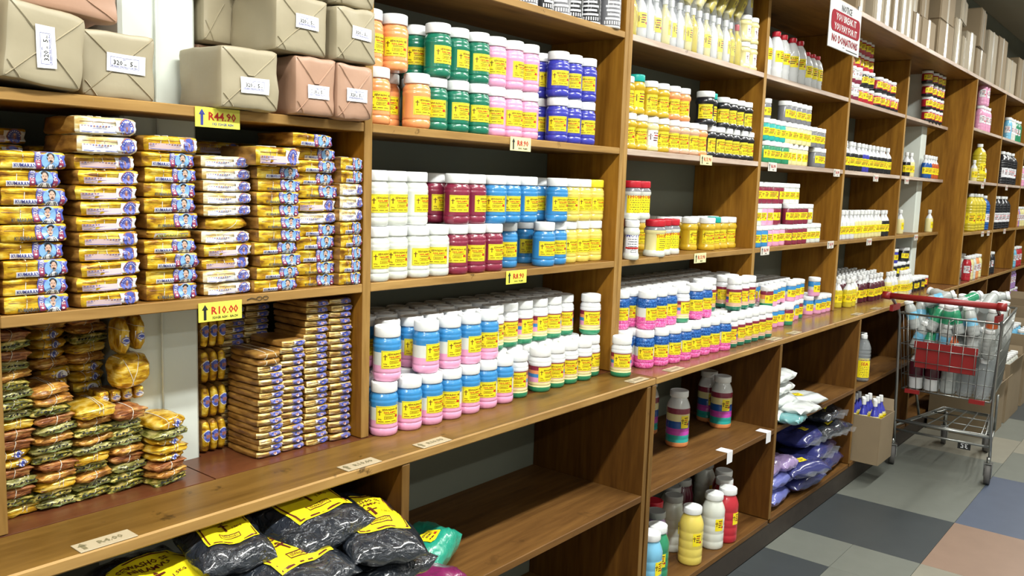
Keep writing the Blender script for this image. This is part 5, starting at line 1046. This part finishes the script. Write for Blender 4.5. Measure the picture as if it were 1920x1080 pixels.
BB = [(.105, .120, .034, (.985, -.090, .765), (.16, -.02, .10), 'big', 'black powder bag on top of the heap, whole yellow label up'),
      (.088, .125, .034, (1.095, -.155, .722), (.14, .14, -.24), 'big', 'black powder bag at right of heap, label half covered'),
      (.105, .125, .032, (.880, -.160, .722), (.12, .05, .22), 'big', 'black powder bag left of the topmost, slanted label'),
      (.070, .090, .028, (.795, -.115, .778), (.20, .02, -.15), 'big', 'small black powder bag pressed under the worktop edge'),
      (.100, .120, .032, (.675, -.120, .728), (.12, .0, .15), 'big', 'black powder bag at far left of heap'),
      (.095, .120, .030, (1.10, -.150, .660), (.06, .02, .10), None, 'black powder bag in the second layer, right'),
      (.100, .120, .030, (.90, -.170, .655), (.06, .0, -.10), 'big', 'black powder bag in the second layer, middle'),
      (.100, .120, .030, (.69, -.150, .662), (.06, .0, .05), 'big', 'black powder bag in the second layer, left'),
      (.095, .120, .030, (1.09, -.14, .598), (.0, .0, -.08), None, 'black powder bag in the third layer, right'), (.10, .12, .030, (.88, -.14, .595), (.0, .0, .06), None, 'black powder bag in the third layer, middle'), (.10, .12, .030, (.67, -.13, .600), (.0, .0, .0), None, 'black powder bag in the third layer, left'),
      (.095, .12, .030, (1.08, -.07, .525), (.0, .0, .0), None, 'black powder bag in the lowest layer, right'), (.10, .12, .030, (.87, -.07, .525), (.0, .0, .0), None, 'black powder bag in the lowest layer, middle'), (.10, .12, .030, (.66, -.07, .525), (.0, .0, .0), None, 'black powder bag in the lowest layer, left')]
for i, (a, b, c, loc, rot, lb, lab) in enumerate(BB): bag(a, b, c, i+1, 'blackbag', lab, loc, rot, lb, g, film=False)
bag(.085, .070, .042, 31, 'greenbag', 'green powder bag with small yellow label on the empty lower shelf', (1.405, -.010, ZL+.047), (0, -.12, .35), 'small', film=False)
bag(.050, .042, .022, 32, 'greenbag', 'small green bag end tucked beside the larger green bag', (1.335, -.060, ZL+.024), (0, 0, -.3))
bag(.075, .055, .028, 33, 'plumbag', 'plum red powder bag in front of the green bag', (1.320, -.125, ZL+.030), (0, .05, .25), film=True)
bag(.13, .10, .036, 34, 'blackbag', 'dark powder bag with yellow label on the floor-level shelf, second bay', (1.62, -.04, ZB+.040), (0, 0, .2), 'big')
# fourth bay, lower shelves
g = 'white powder bags on the fourth bay lower shelf'
for i, (x, y, z, rz) in enumerate(((3.36, -.045, .028, .1), (3.37, -.045, .080, -.1), (3.36, -.04, .130, .05), (3.35, -.045, .180, .0))):
    bag(.11, .09, .027, 40+i, 'whitebag', f"white powder bag, {('bottom', 'second', 'third', 'top')[i]} of the pile, fourth bay lower shelf", (x, y, ZL+z), (0, 0, rz), 'small' if i == 3 else None, g)
bag(.15, .07, .028, 45, 'whitebag', 'long white powder bag with yellow label reaching to the shelf edge', (3.63, -.065, ZL+.032), (0, .02, -.30), 'small'); bag(.10, .07, .022, 46, 'whitebag', 'white powder bag lying across the teal bag', (3.42, -.150, ZL+.052), (0, .05, -.1))
bag(.075, .055, .020, 47, 'tealbag', 'teal film bag hanging at the front edge, fourth bay', (3.345, -.155, ZL+.024), (0, 0, .1)); bag(.09, .07, .012, 48, 'plumbag', 'flat plum bag behind the white bags', (3.66, .10, ZL+.014), (0, 0, .2))
g = 'dark powder bags on the floor-level shelf, fourth bay'
for i, (a, b, c, x, y, z, rz, m_, lb, lab) in enumerate(((.12, .10, .036, 3.40, -.03, .036, .1, 'vbag', None, 'violet powder bag lying lowest at left'), (.115, .09, .034, 3.41, -.04, .104, -.05, 'vbag', None, 'violet powder bag on the lowest one'),
    (.075, .06, .034, 3.35, -.06, .168, .1, 'lilbag', None, 'lilac powder bag on the violet bags, left'), (.06, .055, .030, 3.465, -.085, .166, -.1, 'lilbag', None, 'lilac powder bag on the violet bags, right'),
    (.15, .10, .042, 3.68, -.06, .044, -.1, 'navybag', None, 'navy powder bag lying lowest at middle'), (.13, .085, .038, 3.60, -.110, .122, -.35, 'navybag', 'small', 'navy powder bag with big yellow label, slumped forward'),
    (.17, .10, .044, 4.00, -.04, .046, .05, 'navybag', None, 'navy powder bag lying lowest at right'), (.17, .10, .040, 3.90, -.04, .128, .1, 'navybag', None, 'navy powder bag second from bottom at right'), (.15, .09, .036, 3.80, -.03, .202, .0, 'navybag', 'small', 'navy powder bag with small label on the stack'),
    (.15, .09, .038, 4.00, -.07, .205, -.1, 'blackbag', 'small', 'black powder bag with small label, second from top'), (.13, .09, .034, 4.00, -.04, .276, .1, 'blackbag', 'small', 'black powder bag at the very top'), (.10, .10, .05, 3.36, .12, .06, 0, 'blackbag', None, 'black bag in the dark back corner'))):
    bag(a, b, c, 60+i, m_, f"{lab}, floor-level shelf, fourth bay", (x, y, ZB+z), (0, .0, rz), lb, g, film=(i in (5, 7, 8, 9, 10)))
# ------------------------------------------------------------------ carton of bottles by the cupboard, cartons along the far cupboards
kind('syrup', 'navy-capped yellow bottle', 'bottle', .022, .21, [(0, 'p_lyel'), (.62, 'p_purple')], lid='lid', name='syrup_bottle', cat='bottle', label='lite', seg=12, lw=.045, lh=.06, lz=.09)
def open_carton(x0, x1, y0, y1, z, h, label, m_='card', flaps=(1, 1, 1, 1), group=None):
    t = carton(x0, x1, y0, y1, z, z+h, m_, label, open_=True, group=group); a, b = (x1-x0)/2, (y1-y0)/2; L = .055
    for k, (ax, sg) in enumerate((('x', -1), ('x', 1), ('y', -1), ('y', 1))):
        if not flaps[k]: continue
        mb = MB(); an = (.5, .35, .7, .3)[k]; du, dz = math.sin(an)*L, math.cos(an)*L; tk = .002
        if ax == 'x': x = sg*a; mb.add([(x, -b+.004, h-.001), (x, b-.004, h-.001), (x+sg*du, b-.012, h+dz), (x+sg*du, -b+.012, h+dz), (x-sg*tk, -b+.004, h), (x-sg*tk, b-.004, h), (x+sg*du-sg*tk, b-.012, h+dz+tk), (x+sg*du-sg*tk, -b+.012, h+dz+tk)], [(0, 1, 2, 3), (7, 6, 5, 4), (0, 4, 5, 1), (1, 5, 6, 2), (2, 6, 7, 3), (3, 7, 4, 0)])
        else: y = sg*b; mb.add([(-a+.004, y, h-.001), (a-.004, y, h-.001), (a-.012, y+sg*du, h+dz), (-a+.012, y+sg*du, h+dz), (-a+.004, y-sg*tk, h), (a-.004, y-sg*tk, h), (a-.012, y+sg*du-sg*tk, h+dz+tk), (-a+.012, y+sg*du-sg*tk, h+dz+tk)], [(0, 1, 2, 3), (7, 6, 5, 4), (0, 4, 5, 1), (1, 5, 6, 2), (2, 6, 7, 3), (3, 7, 4, 0)])
        link('flap', mb.mesh('flap', [m_]), t)
    return t
open_carton(4.250, 4.470, -.262, -.03, ZB+.0005, .235, 'worn open brown carton of bottles jutting out of the cupboard', flaps=(0, 1, 0, 1))
g = 'navy-capped bottles in the worn open carton'
for i in range(4):
    for j in range(4):
        put('syrup', (4.285+.050*i, -.218+.053*j, ZB+.105), -.7, f"navy-capped bottle, {ORD[i]} from left, {('front', 'second', 'third', 'back')[j]} row of the worn open carton", g, tilt=(0, .0 if i == 0 else -.10))
for (x0, x1, y0, y1, z, h, lab, k, nx, ny, what) in ((5.62, 6.02, -.50, -.16, 0.0005, .30, 'open carton of lilac bottles behind the trolley', 'l_lil', 5, 3, 'lilac'), (6.12, 6.60, -.50, -.16, .0005, .38, 'open carton of white bottles, second beyond the trolley', 'l_wht', 6, 3, 'white'), (6.72, 7.20, -.50, -.16, .0005, .50, 'tall open carton of blue bottles beyond the trolley', 'l_sky', 5, 3, 'blue'), (7.40, 8.0, -.52, -.16, .0005, .62, 'tallest open carton, farthest along the cupboards', None, 0, 0, '')):
    open_carton(x0, x1, y0, y1, z, h, lab, flaps=(0, 1, 1, 1))
    for i in range(nx):
        for j in range(ny):
            put(k, (x0+.045+(x1-x0-.09)*i/(nx-1), y0+.05+.085*j, z+h-.145), .4, f"{what} bottle, {ORD[i]} from left, {('front', 'middle', 'back')[j]} row of its open carton", f'{what} bottles in an open carton')
carton(5.30, 5.60, -.02, .22, ZB+.0005, ZB+.24, 'card', 'closed brown carton inside the cupboard behind the trolley', group=None)
# ------------------------------------------------------------------ shopping trolley
T = thing('shopping_trolley', 'wire shopping trolley with red handle, loaded with empty bottles', 'trolley', (4.95, -.435, 0))
def tl(name, mb, m_, parent=None):
    me = mb.mesh(name, [m_]); o = link(name, me, parent or T); 
    if parent is None: o.location = (-4.95, .435, 0)
    return o
YC_ = -.435; XR, XF = 4.64, 5.42
def rim(z):       # basket outline at height z: rear x, front x, rear half width, front half width
    t = (z-.42)/.40; return XR+.05*(1-t), XF-.10*(1-t), .205+.028*t, .150+.02*t
def ring(z, r, mb):
    a, b, wr, wf = rim(z); mb.path([(a, YC_-wr, z), (b, YC_-wf, z+.0), (b, YC_+wf, z), (a, YC_+wr, z)], r, 6, 0, True)
bk = MB()
for z, r in ((.42, .0042), (.50, .0022), (.58, .0022), (.66, .0022), (.74, .0022), (.82, .0055)): ring(z, r, bk)
def wire(p, q, r=.0018): bk.cyl(p, q, r, 5)
a0, b0, wr0, wf0 = rim(.42); a1, b1, wr1, wf1 = rim(.82)
for k in range(13):
    t = -1+2*k/12; wire((a0, YC_+wr0*t, .42), (a1, YC_+wr1*t, .82)); wire((b0, YC_+wf0*t, .42), (b1, YC_+wf1*t, .82)); wire((a0, YC_+wr0*t, .42), (b0, YC_+wf0*t, .42))
for k in range(17):
    t = k/16
    for s_ in (-1, 1): wire((a0+(b0-a0)*t, YC_+s_*(wr0+(wf0-wr0)*t), .42), (a1+(b1-a1)*t, YC_+s_*(wr1+(wf1-wr1)*t), .82))
for k in range(9): t = k/8; x = a0+(b0-a0)*t; w = wr0+(wf0-wr0)*t; wire((x, YC_-w, .42), (x, YC_+w, .42))
bk.path([(a1-.006, YC_-.03, .62), (a1-.012, YC_-.03, .80), (a1-.012, YC_-.02, .815), (a1-.012, YC_+.0, .80), (a1-.006, YC_+.0, .62)], .0028, 6)
tl('basket', bk, 'chrome')
fr = MB()
for s_ in (-1, 1):
    w = .232*s_; fr.path([(4.455, YC_+w, .918), (4.50, YC_+w, .895), (4.60, YC_+w*1.0, .845), (4.635, YC_+w, .80), (4.66, YC_+w*.96, .43), (4.665, YC_+w*.96, .36), (4.70, YC_+w*.97, .22), (4.715, YC_+w*.97, .135)], .0072, 8)
    fr.path([(4.70, YC_+w*.97, .215), (5.00, YC_+w*.80, .205), (5.32, YC_+w*.55, .195), (5.36, YC_+w*.50, .20)], .0065, 8)
    fr.path([(5.02, YC_+w*.80, .21), (4.93, YC_+w*.86, .415)], .007, 6)
fr.path([(5.36, YC_-.116, .20), (5.37, YC_-.09, .20), (5.37, YC_+.09, .20), (5.36, YC_+.116, .20)], .0085, 8); fr.path([(4.695, YC_-.225, .245), (4.695, YC_+.225, .245)], .0075, 8); fr.path([(4.72, YC_-.222, .19), (4.72, YC_+.222, .19)], .006, 8)
tl('frame', fr, 'chrome')
rk = MB(); rk.path([(4.76, YC_-.19, .235), (5.28, YC_-.12, .225), (5.28, YC_+.12, .225), (4.76, YC_+.19, .235)], .006, 6, 0, True)
for k in range(5): t = -1+.5*k; rk.cyl((4.76, YC_+.17*t, .236), (5.28, YC_+.11*t, .226), .0035, 6)
for k in range(2): rk.cyl((4.93+.17*k, YC_-.17+.02*k, .23), (4.93+.17*k, YC_+.17-.02*k, .23), .0035, 6)
tl('lower_rack', rk, 'chrome')
hd = MB(); hd.cyl((4.452, YC_-.262, .924), (4.452, YC_+.262, .924), .0155, 14); hd.cyl((4.452, YC_-.272, .924), (4.452, YC_-.235, .924), .020, 14); hd.cyl((4.452, YC_+.235, .924), (4.452, YC_+.272, .924), .020, 14)
tl('handle', hd, 'redp')
for s_ in (-1, 1):
    br = MB(); br.box(4.47, 4.60, YC_+s_*.232-.008, YC_+s_*.232+.008, .845, .875); tl('handle_bracket', br, 'redp')
    cl = MB(); cl.box(4.668, 4.684, YC_+s_*.15-.035, YC_+s_*.15+.035, .405, .425); tl('corner_clip', cl, 'redp')
sp = boards('seat_panel', [(4.618, 4.626, YC_-.140, YC_+.140, .555, .680), (4.612, 4.618, YC_-.145, YC_+.145, .655, .690)], ['redp'], .002)
o = link('seat_panel', sp, T); o.location = (-4.95, .435, 0)
sw = MB()
for k in range(6): sw.cyl((4.608, YC_-.135+.054*k, .555), (4.608, YC_-.135+.054*k, .70), .0018, 5)
for z in (.585, .655, .70): sw.cyl((4.608, YC_-.15, z), (4.608, YC_+.15, z), .0022, 5)
tl('seat_wires', sw, 'chrome')
for i, (x, w, ang) in enumerate(((4.715, -.222, .1), (4.715, .230, .3), (5.33, -.105, .0), (5.33, .115, .2))):
    f = MB(); f.box(-.020, .020, -.020, -.017, .045, .108); f.box(-.020, .020, .017, .020, .045, .108); f.box(-.020, .020, -.020, .020, .108, .112); f.cyl((0, 0, .112), (0, 0, .19 if x > 5 else .14), .010, 8)
    c = link('castor', f.mesh('castor', ['chrome']), T, (x-4.95, w, 0), (0, 0, ang))
    ty = MB(); ty.cyl((.012, -.013, .0555), (.012, .013, .0555), .055, 22); ty.cyl((.012, -.016, .0555), (.012, .016, .0555), .025, 14); link('tyre', ty.mesh('tyre', ['rubber']), c)
npm = Decal(lambda u, v, L: (4.752-.0006*L, YC_-.10-u, .165+v)); npm.rect(-.030, .030, -.020, .020, 0, 0); npm.text('35', 0, 0, .038, 1, 1, rot=PI)
o = link('number_plate', npm.mesh('number_plate', ['bk', 'wl']), T); o.location = (-4.95, .435, 0)
def drink(key, desc, bands, cap='lid', r=.036, h=.20, shape='tall'): kind(key, desc, shape, r, h, bands, lid=cap, name='empty_bottle', cat='bottle', seg=14, label=None)
M['p_dull'] = mat('dull_white_plastic', (0.40, 0.42, 0.41), 0.3)
drink('d_w', 'white plastic bottle', [(0, 'p_dull')]); drink('d_g', 'green plastic bottle', [(0, 'p_green'), (.5, 'p_cream')], r=.034); drink('d_b', 'blue and white plastic bottle', [(0, 'p_cream'), (.55, 'p_sky')])
M['clrd'] = mat('clear_dark_plastic', (0.42, 0.45, 0.46), 0.08, alpha=0.35)
drink('d_c', 'clear plastic bottle', [(0, 'clrd')], shape='vinegar'); drink('d_br', 'brown and white plastic bottle', [(0, 'p_cream'), (.3, 'p_amber'), (.5, 'p_cream')]); drink('d_r', 'red and clear plastic bottle', [(0, 'clearw'), (.3, 'p_dkred'), (.7, 'clearw')], shape='vinegar')
low = [(4.745+.083*i, YC_+(-.155+.0775*j)*(1-.055*i)) for i in range(7) for j in range(5)]
for n_, (x, y) in enumerate(low):
    k = 'd_r' if n_ in (3, 4, 8, 9) else ('d_c', 'd_c', 'd_w', 'd_c', 'd_c')[n_ % 5]
    put(k, (x, y, .424), R_.uniform(0, 6), f"{K[k]['desc']}, {ORD[n_ % 5]} from aisle side, {ORD[n_ // 5]} row from handle, trolley bottom", 'bottles in the bottom of the trolley')
hk = ['d_b', 'd_b', 'd_g', 'd_w', 'd_br', 'd_g', 'd_w', 'd_g', 'd_w', 'd_c', 'd_g', 'd_b', 'd_w', 'd_br', 'd_w', 'd_g', 'd_c', 'd_w', 'd_g', 'd_w']
for k_ in list('wgbr'):
    c_ = {'w': 'p_dull', 'g': 'p_green', 'b': 'p_sky', 'r': 'p_amber'}[k_]; nm_ = {'w': 'white', 'g': 'green and white', 'b': 'blue and white', 'r': 'brown and white'}[k_]
    kind('s_'+k_, f'small {nm_} bottle', 'tall', .028, .150, [(0, 'p_dull'), (.35, c_), (.6 if k_ != 'g' else .8, 'p_dull')], lid='lid', name='empty_bottle', cat='bottle', seg=12, label=None)
LVL = ('lower', 'middle', 'upper')
for lv in range(2):
    for i in range(8):
        for j in range(6):
            k = 's_' + 'wbgwrgwwgb'[(i*3+j*7+lv*4) % 10]
            if j == 5 and i < 3: k = 's_b'
            put(k, (4.722+.078*i, YC_+(-.172+.0688*j)*(1-.045*i), .628+lv*.105+R_.uniform(0, .006)), R_.uniform(0, 6), f"{K[k]['desc']}, {ORD[j]} from aisle, {ORD[i]} row from handle, {LVL[lv+1]} heap of trolley", 'small bottles heaped in the trolley', tilt=(R_.uniform(-.38, .38), R_.uniform(-.38, .38)))
for n_, (x, y, k, tx, tz) in enumerate(((4.78, -.28, 's_b', 1.2, .4), (4.90, -.50, 's_g', 1.3, 1.9), (5.05, -.36, 's_w', 1.35, 2.8), (4.84, -.42, 's_g', 1.2, .9), (5.16, -.46, 's_w', 1.3, .2), (4.76, -.56, 's_w', 1.1, 1.4))):
    put(k, (x, y, .870), tz, f"{K[k]['desc']} lying on top of the trolley load, {ORD[n_]} of six", 'bottles lying on top of the trolley load', tilt=(tx, 0))
# ------------------------------------------------------------------ sign and price cards
sg_ = thing('notice_sign', 'white and red notice board hung from the top board, warning about breakage', 'sign', (3.633, -.1545, 2.190))
bd = boards('board', [(-.186, .186, -.002, .003, -.195, -.004)], ['signw'], .0015); link('board', bd, sg_)
d = Decal(lambda u, v, L: (u, -.0028-.0005*L, -.0995+v))
d.text('NOTICE', .0, .070, .036, 1, 1, sx=.95)
rr = .026; pts = []
for (cx_, cy_, a0_) in ((.172-rr, .052-rr, 0), (-.172+rr, .052-rr, PI/2), (-.172+rr, -.030+rr, PI), (.172-rr, -.030+rr, 1.5*PI)):
    for k in range(5): t = a0_+PI/2*k/4; pts.append((cx_+rr*math.cos(t), cy_+rr*math.sin(t)))
d.poly(pts, 2, 1); d.text('YOU BREAK IT', 0, .030, .037, 0, 2, sx=1.0); d.text('YOU PAY FOR IT', 0, -.009, .037, 0, 2, sx=.98)
d.text('NO DONATIONS', 0, -.056, .040, 2, 1, sx=1.0); d.rect(.02, .16, -.086, -.083, 1, 1); d.rect(-.02, .0, -.081, -.079, 1, 1)
link('lettering', d.mesh('lettering', ['signw', 'bk', 'signr']), sg_)
hk_ = MB(); 
for x in (-.15, .15): hk_.box(x-.006, x+.006, -.002, .003, -.006, .012)
link('hanger', hk_.mesh('hanger', ['chrome']), sg_)
def card(x, z, price, sub, m_, label, ink='rd', w=.0445, h=.0175, arrow='bk', y=-.0006):
    t = thing('price_card', label, 'price tag', (x, y, z)); link('card', boards('card', [(-w, w, -.0015, 0, -h, h)], [m_], .0003), t)
    d = Decal(lambda u, v, L: (u, -.0018-.0003*L, v)); d.poly([(-w*.86, h*.25), (-w*.72, h*.82), (-w*.58, h*.25)], 1, 1); d.rect(-w*.78, -w*.66, -h*.80, h*.28, 1, 1)
    d.text(price, w*.18, h*.14, h*1.12, 0, 1, sx=1.02); d.text(sub, w*.2, -h*.62, h*.36, 1, 1)
    link('print', d.mesh('print', [ink, arrow]), t)
card(.866, 1.514, 'R44.90', '1X5 320GR ASH', 'tagy', 'yellow price card reading R44.90 under the olive parcel', arrow='nv'); card(.868, 1.164, 'R10.00', '320GR ASH - EACH', 'tagy', 'bright yellow price card reading R10.00 below the ash packets')
card(1.733, 1.516, 'R8.90', '500G - PLAIN', 'tagp', 'pale yellow price card reading R8.90 under the pink jars', w=.042); card(1.734, 1.172, 'R8.90', '500G - PLAIN', 'tagy', 'bright yellow price card reading R8.90 under the blue jars', w=.042)
card(2.774, 1.519, 'R13.90', 'MIXED', 'tagp', 'pale price card under the sand-coloured spice jars, third bay'); card(2.772, 1.174, 'R13.90', 'MIXED', 'tagp', 'pale price card under the mustard jars, third bay')
for x, z, wh in ((3.357, 1.516, 'left end of the fourth bay top shelf'), (4.118, 1.515, 'right end of the fourth bay top shelf'), (3.341, 1.177, 'left end of the fourth bay middle shelf'), (4.110, 1.175, 'right end of the fourth bay middle shelf'),
                 (4.723, 1.506, 'middle of the fifth bay top shelf'), (4.70, 1.170, 'middle of the fifth bay middle shelf'), (5.309, 1.505, 'sixth bay top shelf, left'), (5.62, 1.168, 'sixth bay middle shelf')):
    card(x, z, 'R6.90', 'SMALL', 'tagw', f'whitish price card on the edge at the {wh}', w=.042)
for x, z, wh in ((6.62, 1.505, 'seventh bay top shelf'), (6.78, 1.170, 'seventh bay middle shelf, left'), (6.98, 1.170, 'seventh bay middle shelf, right'), (7.60, 1.170, 'eighth bay middle shelf'), (7.50, 1.505, 'eighth bay top shelf')): card(x, z, 'R9.90', 'EACH', 'tagw', f'white price card on the edge of the {wh}', w=.042, y=-W_-.0006)
for x, z, wh in ((2.805, .475, 'left'), (3.150, .475, 'right')):
    t = thing('price_card', f"white paper tag folded over the lower shelf edge, third bay, {wh}", 'price tag', (x, -W_+.0005, z)); link('card', boards('card', [(-.022, .022, -.0012, 0, -.030, .013), (-.022, .022, 0, .045, .0125, .0137)], ['wl'], .0003), t)
for (x, y, price, lab) in ((.587, -.144, 'R4.00', 'faded price card reading R4.00 lying on the worktop, leftmost'), (1.097, -.143, 'R10.00', 'faded price card lying on the worktop below the flat packets'), (1.303, -.1375+.0, 'R10.90', 'faded price card lying on the worktop before the first jars'), (2.172, -.122, 'R10.90', 'faded price card lying at the right end of the left worktop'),
                            (2.395, -.122, 'R13.90', 'faded price card lying before the magenta jars, third bay'), (3.198, -.122, 'R13.90', 'faded price card lying near the right end of the third bay'), (3.408, -.120, 'R6.90', 'faded price card lying before the small tubs, fourth bay'), (4.205, -.122, 'R6.90', 'faded price card lying between the fourth and fifth bays'), (4.50, -.122, 'R9.90', 'faded price card lying before the oil bottles, fifth bay')):
    y = max(y, -W_+.019); t = thing('price_card', lab, 'price tag', (x, y, ZT)); link('card', boards('card', [(-.044, .044, -.0175, .0175, .0003, .0016)], ['tagf'], .0003), t)
    d = Decal(lambda u, v, L: (u, v, .0018+.0003*L)); d.poly([(-.040, .002), (-.033, .013), (-.026, .002)], 0, 1); d.rect(-.036, -.030, -.011, .003, 0, 1); d.text(price, .008, 0, .017, 0, 1); link('print', d.mesh('print', ['tagi']), t)
mk = MB(); hx, hz = 1.0, Z2-.0095
mk.path([(.925, -.0005, hz-.001), (.935, -.0005, hz+.002), (.945, -.0005, hz-.001)], .0007, 4); mk.path([(.952+.006*math.cos(t_), -.0005, hz+.0035*math.sin(t_)) for t_ in [k*.63 for k in range(10)]], .0006, 4, 0, True); mk.path([(.966+.006*math.cos(t_), -.0005, hz+.0035*math.sin(t_)) for t_ in [k*.63 for k in range(10)]], .0006, 4, 0, True)
mo = link('pen_mark', mk.mesh('pen_mark', ['bk']), UA); mo.location = -UA.location
